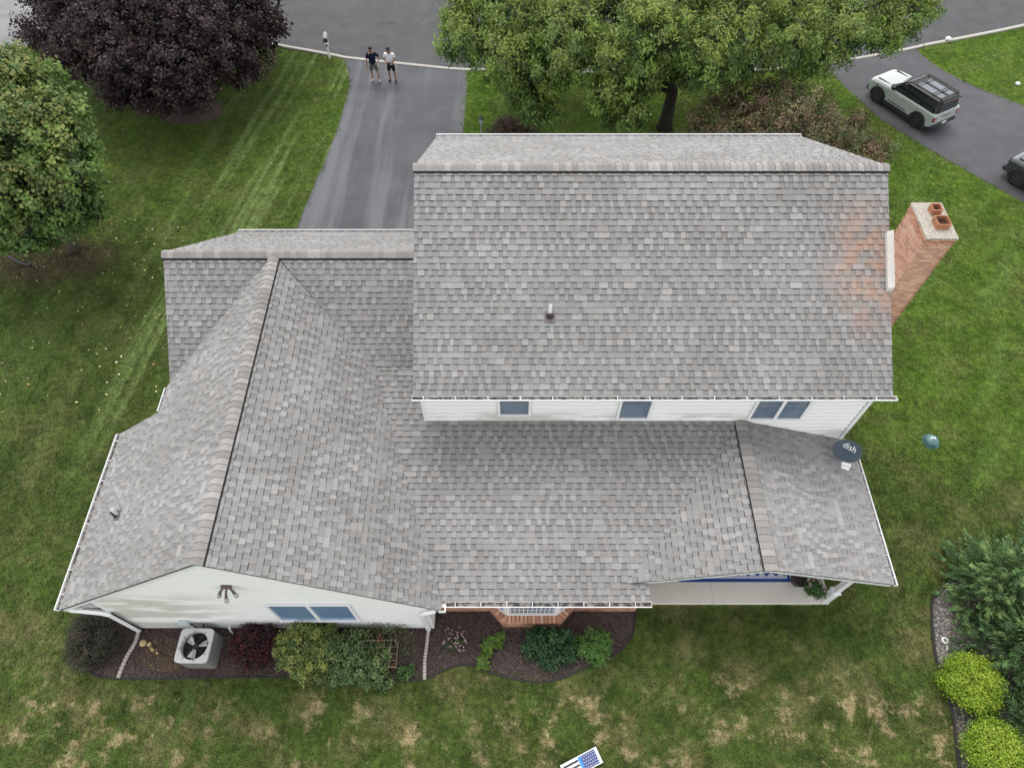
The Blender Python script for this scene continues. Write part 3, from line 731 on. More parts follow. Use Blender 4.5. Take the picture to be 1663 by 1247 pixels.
m.loft([[(10.13, y, zr_(y) + .02), (10.292, y, zr_(y) + .02), (10.292, y, zr_(y) + .2), (10.13, y, zr_(y) + .14)] for y in (12.32, 13.66)])
m.build('flashing_box', simple('dull_white_flashing', (.60, .59, .57), .5), house)

# --- porch: slab, posts
m = MB(); m.box(3.76, 6.12, 5.86, 10.2, -.05, .12, bev=.01); m.box(6.14, 9.66, 5.86, 10.2, -.05, .12, bev=.01); m.box(6.10, 6.16, 5.9, 10.15, -.05, .105); slab = m.build('porch_slab', M_SLAB, house)
q = MB(); q.box(9.44, 9.66, 5.88, 6.10, .12, .95, bev=.012); q.box(9.42, 9.68, 5.86, 6.12, .95, 1.0, bev=.01)
q.loft([[(9.55 + sx * r, 5.99 + sy * r, z) for sx, sy in ((-1, -1), (1, -1), (1, 1), (-1, 1))] for r, z in ((.085, 1.0), (.075, 1.3), (.075, 2.06))]); q.build('porch_post', M_TRIM, house)
# vent pipes through the roof
def ventpipe(x, y, z, slope_obj, nx, ny, h=.34):
    q = MB(); q.loft([[(x + r * math.cos(t) + nx * e, y + r * math.sin(t) + ny * e, z + e) for t in np.linspace(0, 2 * PI, 12, endpoint=False)] for r, e in ((.12, .0), (.10, .05), (.062, .09), (.055, .15))]); vp = q.build('vent_pipe', M_RUBBER, house)
    q = MB(); q.lathe([(.045, .0), (.045, h), (.034, h), (.034, h - .1)], (x, y, z + .02), 12); q.build('pipe', M_PVC, vp)
    q = MB(); t1 = Vector((0, -1, -MP)) if ny else Vector((-1, 0, -.744)); t1.normalize(); t2 = Vector((1, 0, 0)) if ny else Vector((0, 1, 0)); nn = Vector((nx, ny, 1)).normalized(); c0 = Vector((x, y, z))
    q.prism([tuple(c0 + t1 * a + t2 * b + nn * .012) for a, b in ((-.12, -.15), (-.12, .15), (.2, .15), (.2, -.15))], nn * .008); q.build('flashing', M_LEAD, vp)
ventpipe(1.0, 11.76, 6.73, main_rear, 0, -MP, .42); ventpipe(-10.93, 7.38, 7.24 - .744 * 3.78 - 1.0 + .01, wing_left, -.744, 0, .34)

# ================================================================== PLANTING
M_LEAF = leafmat('foliage', .32); M_BARK = simple('bark', (.10, .085, .07), .95, .1, var=.35, scale=8, bump=.6); M_DARKBARK = simple('dark_bark', (.045, .04, .036), .95, .1, var=.3, scale=8, bump=.5)
def unit(a): return a / np.maximum(np.linalg.norm(a, axis=1, keepdims=True), 1e-9)
def leafmesh(name, pos, nrm, axis, L, Wd, col, mat=None):
    """one diamond leaf per point, slightly folded"""
    n = len(pos); nrm = unit(nrm); ax = unit(axis - nrm * np.sum(axis * nrm, 1, keepdims=True)); sd = np.cross(nrm, ax)
    L = L[:, None]; Wd = Wd[:, None]
    v = np.stack([pos - ax * L * .5, pos + sd * Wd * .5 + nrm * L * .06, pos + ax * L * .5 - nrm * L * .10, pos - sd * Wd * .5 + nrm * L * .06], 1).reshape(-1, 3)
    return pack(v, np.arange(n * 4).reshape(-1, 4), np.repeat(col, 4, 0), name, mat or M_LEAF)
def cloud(lobes, dens, clump, per, L, Wd, palette, mode='rand', flat=1., zmin=None, shell=.5, tipcol=None, spread=.7, upb=.45, vary=.25):
    """leaf clumps spread through a set of lobes; returns pos,nrm,axis,L,W,col"""
    lobes = np.array(lobes, float); A = []
    for lb in lobes:
        c_, r = lb[:3], lb[3]; n = max(4, int(dens * 4 * PI * r * r)); d = unit(rng.normal(size=(n, 3)))
        rad = r * (shell + (1 - shell) * rng.random(n) ** .6) * (1 + .18 * rng.normal(size=n) * .6)
        cc = c_ + d * rad[:, None] * np.array([1, 1, flat]); A.append(np.concatenate([cc, d], 1))
    A = np.concatenate(A); cc, dd = A[:, :3], A[:, 3:]
    if zmin is not None: ok = cc[:, 2] > zmin; cc, dd = cc[ok], dd[ok]
    n = len(cc); pal = np.array(palette, float)
    cw = rng.random((n, 1)); idx = rng.integers(0, len(pal), n); cbase = pal[idx] * (1 - vary + 2 * vary * cw)
    pos = np.repeat(cc, per, 0) + rng.normal(size=(n * per, 3)) * clump; dr = np.repeat(dd, per, 0); N_ = n * per
    nrm = dr + rng.normal(size=(N_, 3)) * spread + np.array([0, 0, upb])
    if mode == 'out': axis = dr + rng.normal(size=(N_, 3)) * .45 + np.array([0, 0, .25]); nrm = rng.normal(size=(N_, 3)) + np.array([0, 0, .8])
    elif mode == 'droop': axis = dr * .5 + rng.normal(size=(N_, 3)) * .5 + np.array([0, 0, -.5])
    else: axis = rng.normal(size=(N_, 3))
    col = np.repeat(cbase, per, 0) * (.78 + .44 * rng.random((N_, 1)))
    if tipcol is not None:
        up_ = np.clip(dr[:, 2:3], 0, 1) * (rng.random((N_, 1)) < .6); f_ = up_ * .75; col = col * (1 - f_) + np.array(tipcol) * f_
    return pos, nrm, axis, L * rng.uniform(.7, 1.25, N_), Wd * rng.uniform(.7, 1.25, N_), col
def merge(*cl): return tuple(np.concatenate(x) for x in zip(*cl))
def shift(cl, o): return (cl[0] - np.array(o),) + cl[1:]
def tree(name, label, cat, base, lobes, cl, trunk_r=.22, limbs=12, bark=None, fork=.4, group=None):
    t = thing(name, label, cat, base, 0, group); b = Vector(base); bark = bark or M_BARK
    lob = sorted(lobes, key=lambda q: -q[3])[:limbs]; zc = np.mean([q[2] for q in lobes]); ctr = Vector((np.mean([q[0] for q in lobes]), np.mean([q[1] for q in lobes]), zc))
    top = b.lerp(Vector((b.x + (ctr.x - b.x) * .3, b.y + (ctr.y - b.y) * .3, zc)), 1.)
    m = MB(); m.sm = True; h = top.z - b.z
    m.tube([(0, 0, -.1), (.01, 0, .12 * h), (.03, .02, .4 * h), (top.x - b.x, top.y - b.y, h)], [trunk_r * 1.5, trunk_r * 1.05, trunk_r * .85, trunk_r * .35], 10); m.build('trunk', bark, t)
    for q in lob:
        e = Vector(q[:3]) - b; s_ = Vector((top.x - b.x, top.y - b.y, h)) * R.uniform(fork, .85); md = s_.lerp(e, .5) + Vector((R.uniform(-.2, .2), R.uniform(-.2, .2), R.uniform(.1, .5)))
        m = MB(); m.sm = True; m.tube([s_, md, e, e + (e - md) * .3], [trunk_r * .42, trunk_r * .28, trunk_r * .14, .012], 7); m.build('limb', bark, t)
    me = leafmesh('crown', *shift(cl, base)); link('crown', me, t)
    return t
OAK = [(-1.82, 29.0, 4.42, 1.39), (-0.91, 31.0, 4.53, 1.93), (-2.39, 30.0, 4.54, 0.81), (-0.08, 27.5, 4.36, 1.36), (0.78, 27.0, 3.1, 1.12), (1.48, 26.5, 2.48, 0.76), (0.45, 29.0, 4.97, 1.58), (2.36, 28.0, 5.28, 1.54), (1.86, 27.0, 4.39, 1.16), (4.23, 31.0, 4.25, 1.95), (4.27, 27.0, 4.67, 1.48), (3.92, 26.0, 3.78, 0.88), (5.02, 25.5, 2.96, 0.78), (5.65, 27.0, 5.6, 1.54), (5.71, 27.0, 3.69, 1.05), (7.43, 30.0, 4.95, 2.01), (7.9, 26.5, 5.25, 1.37), (7.44, 27.0, 4.26, 0.93), (9.33, 28.0, 5.54, 1.78), (9.78, 27.0, 4.67, 0.92), (11.54, 28.0, 5.01, 1.55), (12.85, 31.0, 4.67, 1.93), (12.96, 27.5, 4.36, 0.83), (13.93, 28.5, 4.85, 1.36), (15.67, 31.0, 4.53, 1.66), (16.67, 30.0, 4.12, 1.1), (17.8, 31.0, 4.39, 1.11), (18.55, 31.0, 4.73, 0.6), (10.44, 33.0, 4.72, 2.56), (6.13, 33.0, 5.0, 2.54), (1.95, 34.0, 4.5, 2.33), (15.05, 34.0, 4.5, 2.04), (-0.37, 33.0, 4.86, 1.7), (0.85, 27.2, 2.3, .8), (0.3, 27.4, 3.2, .8), (4.3, 26.2, 2.6, .7), (5.2, 26.4, 2.2, .65)]
gOAK = [(0.1397, 0.2294, 0.0619), (0.1732, 0.2736, 0.0619), (0.1117, 0.1824, 0.0575), (0.2095, 0.3076, 0.0663)]
tree('oak_tree', 'large spreading green shade tree behind the house by the street', 'tree', (7.6, 29.7, gz(29.7)), OAK,
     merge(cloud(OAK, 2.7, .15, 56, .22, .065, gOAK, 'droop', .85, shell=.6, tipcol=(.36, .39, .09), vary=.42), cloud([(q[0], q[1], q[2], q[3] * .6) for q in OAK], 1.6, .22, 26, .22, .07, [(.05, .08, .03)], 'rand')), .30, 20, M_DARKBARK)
PUR = [(-16.94, 32.0, 3.26, 2.76), (-20.16, 33.0, 3.29, 2.21), (-14.31, 33.0, 3.14, 2.22), (-22.77, 34.0, 2.43, 1.47), (-12.61, 33.5, 2.25, 1.28), (-20.5, 31.0, 2.49, 1.52), (-17.78, 29.5, 2.66, 1.75), (-15.43, 29.5, 2.51, 1.71), (-13.55, 31.0, 2.33, 1.52), (-16.36, 28.3, 2.21, 1.01), (-18.17, 28.5, 2.08, 0.85), (-14.75, 28.5, 2.14, 0.9), (-24.24, 34.0, 1.78, 0.75), (-11.61, 33.5, 2.56, 0.61), (-12.63, 31.5, 1.86, 0.9), (-22.53, 32.5, 1.89, 0.91), (-17.47, 35.0, 4.0, 3.3), (-21.97, 36.0, 3.5, 2.47), (-13.65, 36.0, 3.5, 2.16), (-14.38, 31.0, 3.24, 1.72), (-19.24, 31.0, 3.24, 1.72), (-16.6, 29.8, 1.0, .9), (-17.9, 30.2, 1.0, .8), (-15.4, 30.2, 1.0, .8)]
gPUR = [(0.0448, 0.028, 0.032), (0.0582, 0.036, 0.039), (0.037, 0.025, 0.03), (0.0784, 0.054, 0.058), (0.0493, 0.029, 0.028)]
tree('purple_maple_tree', 'large dark purple leaved maple tree on the left front lawn', 'tree', (-16.8, 31.3, gz(31.3)), PUR,
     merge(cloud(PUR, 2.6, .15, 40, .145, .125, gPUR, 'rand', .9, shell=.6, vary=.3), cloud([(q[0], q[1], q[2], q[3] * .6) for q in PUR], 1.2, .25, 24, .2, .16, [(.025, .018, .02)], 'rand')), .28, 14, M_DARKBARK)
LEF = [(-17.74, 20.5, 5.46, 1.8), (-16.7, 21.5, 5.61, 1.29), (-16.11, 20.0, 4.92, 1.12), (-17.46, 19.3, 4.41, 1.39), (-16.58, 19.0, 3.81, 0.98), (-18.77, 19.0, 3.51, 1.32), (-18.25, 23.0, 5.83, 1.44), (-17.54, 23.5, 6.0, 0.84), (-19.12, 24.0, 6.17, 0.89), (-16.08, 19.5, 4.23, 0.86), (-15.93, 20.8, 5.35, 0.81), (-19.53, 20.5, 5.06, 1.94), (-20.14, 19.2, 3.62, 1.53), (-19.81, 22.5, 5.92, 1.75), (-17.85, 18.6, 3.28, 0.87), (-17.0, 19.8, 3.5, 0.97), (-18.0, 19.5, 3.0, 1.16), (-19.2, 19.7, 3.1, 1.26), (-16.3, 19.8, 3.2, 0.87), (-20.4, 20.3, 3.2, 1.26), (-17.3, 20.9, 3.3, 1.16), (-18.7, 21.1, 3.3, 1.36)]
gLEF = [(0.1216, 0.2074, 0.0515), (0.1001, 0.1788, 0.0515), (0.1502, 0.2431, 0.058), (0.0829, 0.1502, 0.0437)]
tree('lawn_tree', 'rounded green tree with yellowing tips at the left edge', 'tree', (-18.7, 20.9, gz(20.9)), LEF,
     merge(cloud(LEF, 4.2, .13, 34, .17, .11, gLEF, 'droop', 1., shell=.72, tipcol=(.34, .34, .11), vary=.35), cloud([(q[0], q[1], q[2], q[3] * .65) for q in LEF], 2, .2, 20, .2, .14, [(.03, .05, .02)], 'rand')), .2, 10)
BRO = [(8.09, 25.0, 3.0, 0.9), (9.25, 26.5, 2.9, 0.95), (10.58, 27.0, 2.9, 0.95), (11.6, 26.5, 3.2, 0.95), (10.01, 25.0, 3.0, 1.0), (11.39, 24.5, 3.4, 1.08), (12.8, 25.5, 3.3, 0.9), (12.78, 23.8, 3.3, 1.0), (13.85, 23.3, 3.2, 0.8), (14.77, 23.2, 3.0, 0.6), (11.95, 23.0, 3.0, 0.98), (8.78, 24.0, 2.9, 0.9), (13.25, 22.6, 3.0, 0.7), (14.48, 25.0, 3.1, 0.56), (10.56, 23.6, 3.2, 0.9), (12, 24.6, 2.0, 1.2), (10, 24.6, 1.9, 1.1), (13.4, 24.4, 2.1, 1.0)]
gBRO = [(0.18, 0.126, 0.0792), (0.21, 0.186, 0.0936), (0.102, 0.126, 0.0504), (0.216, 0.138, 0.0936), (0.126, 0.102, 0.06), (0.27, 0.24, 0.132), (0.12, 0.15, 0.06)]
tree('ornamental_tree', 'low brownish leaved multi stemmed tree behind the main roof corner', 'tree', (11.6, 24.8, gz(24.8)), BRO,
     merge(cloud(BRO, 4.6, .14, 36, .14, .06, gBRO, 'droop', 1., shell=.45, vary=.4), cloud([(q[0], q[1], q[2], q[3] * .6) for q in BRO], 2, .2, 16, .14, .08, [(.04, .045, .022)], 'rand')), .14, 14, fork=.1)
def shrub(name, label, cat, base, lobes, pal, L, Wd, dens=14, clump=.06, per=22, mode='rand', tip=None, stem=.02, group=None, spread=.7, shell=.6, flat=.95, nst=5):
    """lobes relative to base"""
    pal = [tuple(x * 1.85 for x in c) for c in pal]
    t = thing(name, label, cat, base, 0, group)
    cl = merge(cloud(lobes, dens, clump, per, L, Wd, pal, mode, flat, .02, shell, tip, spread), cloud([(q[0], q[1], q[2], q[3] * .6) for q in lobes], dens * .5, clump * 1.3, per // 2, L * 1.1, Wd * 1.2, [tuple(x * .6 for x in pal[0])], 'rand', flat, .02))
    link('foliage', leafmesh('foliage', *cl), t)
    for i in range(nst):
        q = R.choice(lobes); m = MB(); m.tube([(R.uniform(-.04, .04), R.uniform(-.04, .04), -.03), (q[0] * .4, q[1] * .4, q[2] * .45), (q[0], q[1], q[2])], [stem, stem * .7, stem * .3], 5); m.build('stem', M_DARKBARK, t)
    return t
def blob(r, h, n=6, seed=0):
    rr_ = random.Random(seed); out = [(0, 0, h * .55, r * .75)]
    for i in range(n): a = 2 * PI * i / n + rr_.uniform(-.3, .3); out.append((math.cos(a) * r * .5, math.sin(a) * r * .5, h * rr_.uniform(.4, .62), r * rr_.uniform(.42, .58)))
    return out
shrub('dark_shrub', 'rounded dark brown green shrub at the left house corner', 'shrub', (-12.25, 4.72, 0), blob(.85, 1.15, 7, 1), [(.032, .033, .022), (.042, .038, .026), (.025, .030, .018), (.055, .044, .034)], .042, .026, 60, .05, 24)
shrub('barberry_shrub', 'dark red barberry shrub beside the air conditioner', 'shrub', (-7.55, 4.55, 0), blob(.72, .95, 7, 2), [(.034, .015, .017), (.048, .018, .020), (.026, .015, .016), (.085, .020, .026)], .06, .032, 36, .05, 22, 'out')
shrub('variegated_shrub', 'yellow and green variegated shrub under the blue gable window', 'shrub', (-5.85, 4.52, 0), blob(.95, 1.15, 9, 3), [(.09, .13, .035), (.19, .20, .055), (.06, .095, .03), (.13, .16, .05)], .065, .042, 34, .055, 22)
shrub('green_garden_shrub', 'mid green leafy shrub spilling over the bed edge', 'shrub', (-4.85, 4.25, 0), [(0, 0, .5, .55), (.45, -.25, .4, .5), (.8, -.45, .3, .4), (-.35, .1, .55, .5), (.3, .35, .5, .46), (1.15, -.62, .2, .25), (-.1, -.4, .3, .4), (.9, .0, .4, .4)], [(.065, .105, .040), (.09, .13, .05), (.05, .085, .036), (.11, .15, .06)], .075, .045, 30, .06, 20)
shrub('climbing_rose', 'thin tangled rose stems with green leaves at the gable wall', 'shrub', (-3.75, 4.85, 0), [(-.5, 0, .5, .35), (0, .1, .5, .35), (.4, .05, .4, .3), (.65, -.3, .25, .2), (-.2, -.4, .4, .3)], [(.05, .085, .03), (.08, .09, .04), (.10, .07, .04)], .06, .04, 16, .08, 12, nst=9)
shrub('small_leafy_plant', 'small green plant at the bed edge near the corrugated pipe', 'plant', (-3.15, 3.85, 0), [(0, 0, .16, .2), (.15, .1, .12, .15)], [(.07, .13, .04), (.05, .10, .035)], .06, .04, 60, .04, 14)
def rosette(name, label, base, n, L, pal, spots):
    t = thing(name, label, 'plant', base); P_, N_, A_, LL, W_, C_ = [], [], [], [], [], []
    for sx, sy, sc in spots:
        for i in range(n):
            a = R.uniform(0, 2 * PI); ring = R.uniform(.25, 1); d = np.array([math.cos(a), math.sin(a), .55 * (1.15 - ring)]); l_ = L * sc * R.uniform(.8, 1.15)
            P_.append(np.array([sx, sy, .10 + .14 * sc * (1.2 - ring)]) + d * l_ * .62 * ring); A_.append(d); N_.append(np.array([-d[0] * .4 + R.uniform(-.4, .4), -d[1] * .4 + R.uniform(-.4, .4), 1])); LL.append(l_); W_.append(l_ * .48); c_ = np.array(R.choice(pal)) * R.uniform(.45, 1.35) * (.6 + .5 * ring); C_.append(c_)
    link('leaves', leafmesh('leaves', *[np.array(x) for x in (P_, N_, A_, LL, W_, C_)]), t)
    for sx, sy, sc in spots: m = MB(); m.tube([(sx, sy, -.02), (sx, sy, .2 * sc)], [.03, .015], 6, (.08, .1, .04)); m.build('stem', M_LEAF, t)
    return t
gHOS = [(0.144, 0.264, 0.036), (0.192, 0.312, 0.054), (0.12, 0.228, 0.036)]
rosette('hosta', 'cluster of bright lime green hostas left of the bay window', (-.68, 4.62, 0), 30, .26, gHOS, [(-.05, .0, 1), (.2, .12, 1), (-.1, -.2, .9), (.32, .22, .8)])
rosette('hosta', 'single small lime green hosta nearest the lawn edge', (-.86, 4.12, 0), 34, .24, gHOS, [(0, 0, 1)])
t = shrub('flowering_plant', 'pink flowering plant in the mulch beside the wing corner', 'plant', (-1.72, 4.78, 0), [(0, 0, .22, .25), (.2, -.1, .2, .2), (-.15, -.15, .18, .18)], [(.05, .075, .03), (.07, .09, .04), (.04, .05, .025)], .05, .03, 40, .05, 10)
def flowers(t, spots, cols, size, n):
    P_ = []; C_ = []
    for i in range(n):
        sx, sy, sz, r = R.choice(spots); a = R.uniform(0, 2 * PI); q = r * math.sqrt(R.random()); cc = np.array(R.choice(cols)) * R.uniform(.85, 1.1); c0 = np.array([sx + q * math.cos(a), sy + q * math.sin(a), sz + R.uniform(0, .08)])
        for j in range(5): b = 2 * PI * j / 5; P_.append(c0 + np.array([math.cos(b), math.sin(b), 0]) * size * .45); C_.append((cc, b))
    P_ = np.array(P_); ax = np.array([(math.cos(b), math.sin(b), .2) for _, b in C_]); nn = np.tile([0, 0, 1.], (len(P_), 1)) + rng.normal(size=P_.shape) * .15
    link('flowers', leafmesh('flowers', P_, nn, ax, np.full(len(P_), size), np.full(len(P_), size * .8), np.array([c for c, _ in C_])), t)
flowers(t, [(0, 0, .44, .34), (.2, -.1, .38, .28), (-.1, -.1, .4, .25)], [(.50, .32, .38), (.55, .42, .45), (.42, .26, .32)], .032, 46)
shrub('peony_plant', 'broad dark green leafy plant in front of the bay window', 'plant', (1.0, 4.62, 0), [(0, 0, .38, .45), (.4, .05, .35, .38), (-.4, .0, .33, .36), (.1, -.3, .28, .36), (-.25, .25, .35, .3), (.6, -.25, .25, .28)], [(.030, .072, .030), (.042, .09, .034), (.026, .058, .026)], .11, .045, 26, .06, 18, 'out')
shrub('daisy_plant', 'light green leafy plant at the right end of the mulch bed', 'plant', (2.3, 4.65, 0), [(0, 0, .34, .36), (.28, .1, .32, .3), (-.25, -.1, .3, .3), (.1, -.3, .25, .3), (.3, -.25, .22, .24)], [(.075, .15, .034), (.095, .18, .045), (.06, .125, .03)], .09, .03, 32, .05, 18, 'out')
shrub('burgundy_shrub', 'low rounded dark burgundy shrub peeking over the front roof edge', 'shrub', (.05, 28.2, gz(28.2)), blob(1.35, 1.1, 8, 9), [(.05, .03, .03), (.06, .05, .03), (.08, .045, .04)], .07, .05, 18, .07, 20)
for i, (x, y, r, lb, sd_) in enumerate(((12.95, 3.55, .76, 'bright yellow green mounded shrub beside the gravel, upper one', 21), (13.0, 1.75, .85, 'bright yellow green mounded shrub at the bottom edge of the photo', 22))):
    shrub('golden_shrub', lb, 'shrub', (x, y, 0), blob(r, 1.0, 9, sd_), [(.125, .215, .016), (.165, .25, .02), (.09, .165, .015), (.20, .28, .03)], .06, .036, 60, .085, 26, 'rand', (.40, .46, .06), group='golden shrubs by the gravel bed')
gEV = [(.109, .197, .074), (.149, .254, .091), (.084, .154, .063), (.211, .316, .119)]
EV = [(14.7, 6.2, 2.6, 1.7, 'feathery green conifer at the upper left end of the conifer group'), (14.75, 4.3, 2.7, 1.6, 'feathery green conifer directly behind the upper golden shrub'), (15.0, 2.1, 2.7, 1.65, 'feathery green conifer in the bottom right corner behind the lower golden shrub'), (16.7, 6.6, 2.6, 1.6, 'conifer at the right photo edge, topmost of the group')]
for x, y, h, r, lb in EV:
    t = thing('conifer', lb, 'conifer', (x, y, 0), 0, 'conifers on the gravel bed'); P_ = []; D_ = []
    for i in range(430):
        fz = R.random() ** 1.25; a = R.uniform(0, 2 * PI); rad = r * (1 - fz) ** .75 * R.uniform(.55, 1.12); d = np.array([math.cos(a), math.sin(a), .25 + .9 * fz])
        P_.append((math.cos(a) * rad, math.sin(a) * rad, .15 + fz * h)); D_.append(d)
    P_ = np.array(P_); D_ = unit(np.array(D_)); n = len(P_); per = 44
    tt = rng.random((n * per, 1)); ln = .55; sideR = rng.normal(size=(n * per, 3)) * np.array([1, 1, .45]); D2 = np.repeat(D_, per, 0)
    pos = np.repeat(P_, per, 0) + D2 * (tt - .6) * ln + sideR * .10 * (1.15 - tt); ax = unit(D2 + unit(sideR) * .55 * (1.1 - tt))
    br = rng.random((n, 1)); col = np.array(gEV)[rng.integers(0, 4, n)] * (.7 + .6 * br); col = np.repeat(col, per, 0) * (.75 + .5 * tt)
    link('foliage', leafmesh('foliage', pos, rng.normal(size=(n * per, 3)) + np.array([0, 0, 1.]), ax, .16 * rng.uniform(.7, 1.3, n * per), .032 * rng.uniform(.8, 1.3, n * per), col), t)
    m = MB(); m.tube([(0, 0, -.05), (0, 0, h * .5), (0, 0, h)], [.10, .06, .01], 8); m.build('trunk', M_BARK, t)
    for i in range(12):
        a = i * 2.4; z_ = .3 + i * h * .06; l_ = r * (1 - z_ / h * .8); m = MB(); m.tube([(0, 0, z_), (math.cos(a) * l_ * .7, math.sin(a) * l_ * .7, z_ + .25)], [.03, .008], 5); m.build('limb', M_BARK, t)

# ---- beds: mulch, soil, gravel
def bedmat(name, a, b, sc=14, rough=.95):
    k = N(name, rough, .15); f = k.noise(sc, 4, rough=.7); c = k.mix(k.ramp(f, .3, .7), a, b); c = k.mix(k.ramp(k.noise(.9, 3), .5, .75, 0, .5), c, tuple(x * 1.5 for x in b)); k.color(c); k.bump(f, .8, .04); return k.m
M_MULCH = bedmat('mulch', (.050, .036, .034), (.120, .088, .082)); M_SOIL = bedmat('bare_soil', (.045, .062, .026), (.095, .085, .05)); M_GRAV = bedmat('gravel_base', (.09, .08, .075), (.2, .18, .17), 30)
BEDP = BED + [(3.74, 6.0), (-13.1, 6.0)]
sheet('mulch_bed', BEDP, .012, M_MULCH); sheet('gravel_bed', GRAVELP, .012, M_GRAV); sheet('maple_bed', PBED, .004, M_MULCH)
def scatter(poly, n, zoff, size, asp, pal, name, label, cat, tilt=.35, stone=False, z=gz, mat=None, box=None):
    xs_ = [p_[0] for p_ in poly]; ys_ = [p_[1] for p_ in poly]
    x = rng.uniform(min(xs_), max(xs_), n * 3); y = rng.uniform(min(ys_), max(ys_), n * 3); ok = inpoly(x, y, poly); x, y = x[ok][:n], y[ok][:n]; n = len(x)
    pos = np.stack([x, y, np.vectorize(z)(y) + zoff + rng.random(n) * .02], 1); nr = np.tile([0, 0, 1.], (n, 1)) + rng.normal(size=(n, 3)) * tilt
    L_ = size * rng.uniform(.6, 1.5, n); col = np.array(pal)[rng.integers(0, len(pal), n)] * rng.uniform(.75, 1.25, (n, 1))
    o = link(name, leafmesh(name, pos, nr, rng.normal(size=(n, 3)) * np.array([1, 1, .1]), L_, L_ * asp, col, mat or attr_chip)); tag(o, label, cat, kind='stuff'); return o
attr_chip = attrmat('loose_chips', .9, .2)
scatter(BEDP, 26000, .016, .055, .35, [(.085, .062, .058), (.125, .095, .088), (.052, .038, .037), (.18, .145, .13)], 'mulch_chips', 'dark brown bark mulch covering the bed along the house', 'mulch')
scatter(spline([(-11.0, 4.3), (-10.4, 3.95), (-9.7, 4.0), (-9.6, 4.5), (-10.2, 4.9), (-10.9, 4.8)], 3), 1500, .03, .06, .12, [(.30, .22, .12), (.22, .15, .08), (.16, .11, .07)], 'dry_clippings', 'dry straw coloured clippings on the mulch left of the air conditioner', 'clippings')
scatter([p_ for p_ in GRAVEL] + [(14.2, .2), (14.6, 6.9)], 14000, .018, .05, .75, [(.22, .20, .19), (.34, .32, .30), (.13, .11, .10), (.42, .40, .38), (.18, .13, .11)], 'gravel', 'grey and white gravel in the bed under the conifers', 'gravel')
scatter([(-22, 13), (-12, 12), (-11, 17), (-13.5, 22), (-22, 24)], 190, .05, .075, .8, [(.55, .50, .22), (.60, .56, .38), (.45, .28, .10), (.5, .46, .3)], 'fallen_leaves', 'pale yellow fallen leaves scattered over the left lawn', 'leaves')
scatter([(-14, 24), (-10.5, 22), (-10.5, 32), (-22, 29), (-20, 24)], 130, .05, .06, .8, [(.06, .035, .03), (.10, .06, .04), (.3, .26, .1)], 'fallen_leaves', 'dark fallen leaves on the lawn around the purple maple', 'leaves')
def edging(path, name, label, h=.07, r=.022, mat=None):
    m = MB(); m.tube([(x, y, gz(y) + h * .6) for x, y in path], r, 6); o = m.build(name, mat or M_RUBBER); tag(o, label, 'edging'); return o
edging(BED, 'bed_edging', 'black edging strip around the dark mulch bed')
edging(GRAVEL, 'bed_edging', 'black curved edging strip along the gravel bed', .1, .045)
edging(spline([(-22.6, 21.5), (-21.9, 20.95), (-21.2, 20.35), (-20.6, 20.0), (-20.15, 19.9)], 5), 'bed_edging', 'black bent edging strip below the left lawn tree', .1, .06)
# trellis, small bright oddments in the bed
M_WIRE = simple('weathered_wire', (.24, .21, .13), .8); t = thing('plant_trellis', 'weathered wire grid trellis leaning among the rose stems', 'trellis', (-3.85, 4.3, 0)); 
for i in range(6):
    m = MB(); m.tube([(-.5 + i * .2, -.35, .45), (-.45 + i * .2, .35, .75)], .006, 5); m.build('wire', M_WIRE, t)
for i in range(5):
    m = MB(); m.tube([(-.52, -.35 + i * .17, .46 + i * .075), (.52, -.33 + i * .17, .46 + i * .075)], .006, 5); m.build('wire', M_WIRE, t)
for sx in (-.45, .45):
    m = MB(); m.tube([(sx, -.3, -.05), (sx, -.33, .46)], .014, 5); m.build('leg', M_WIRE, t)
    m = MB(); m.tube([(sx, .3, -.05), (sx, .33, .74)], .014, 5); m.build('leg', M_WIRE, t)
t = thing('orange_flowers', 'small cluster of orange berries beside the trellis', 'plant', (-3.42, 4.05, 0)); flowers(t, [(0, 0, .3, .12), (-.4, .65, .7, .1)], [(.36, .11, .04), (.28, .09, .04)], .035, 12); m = MB(); m.tube([(0, 0, -.02), (.02, 0, .32)], .01, 5); m.build('stem', M_BARK, t); m = MB(); m.tube([(-.1, .2, -.02), (-.4, .65, .72)], .01, 5); m.build('stem', M_BARK, t)

# ================================================================== THINGS ROUND THE HOUSE
M_ACT = simple('ac_painted_metal', (.52, .52, .51), .5, .4, var=.08); M_ACS = simple('ac_side_metal', (.16, .155, .15), .6); M_ACD = simple('ac_dark_inside', (.012, .012, .014), .8); M_FAN = simple('fan_blade_metal', (.50, .51, .52), .45, .5); M_BLK = simple('black_plastic', (.02, .02, .022), .5)
ac = thing('air_conditioner', 'grey square outdoor air conditioner with visible fan on the mulch', 'air conditioner', (-9.1, 4.48, .02), math.radians(-1))
def rsq(h, r, z, n=5): return [(sx * (h - r) + r * math.cos(t), sy * (h - r) + r * math.sin(t), z) for sx, sy, t0 in ((1, 1, 0), (-1, 1, PI / 2), (-1, -1, PI), (1, -1, 3 * PI / 2)) for t in [t0 + PI / 2 * i / n for i in range(n + 1)]]
m = MB(); m.loft([rsq(.43, .09, .0), rsq(.43, .09, .78)], caps=False); m.build('casing', M_ACD, ac)
for i in range(15): m = MB(); m.loft([rsq(.458, .10, .05 + i * .05), rsq(.446, .10, .072 + i * .05)], caps=False); m.build('louvre', M_ACS, ac)
m = MB(); m.loft([rsq(.465, .11, -.02), rsq(.465, .11, .05)]); m.build('base_pan', M_ACS, ac)
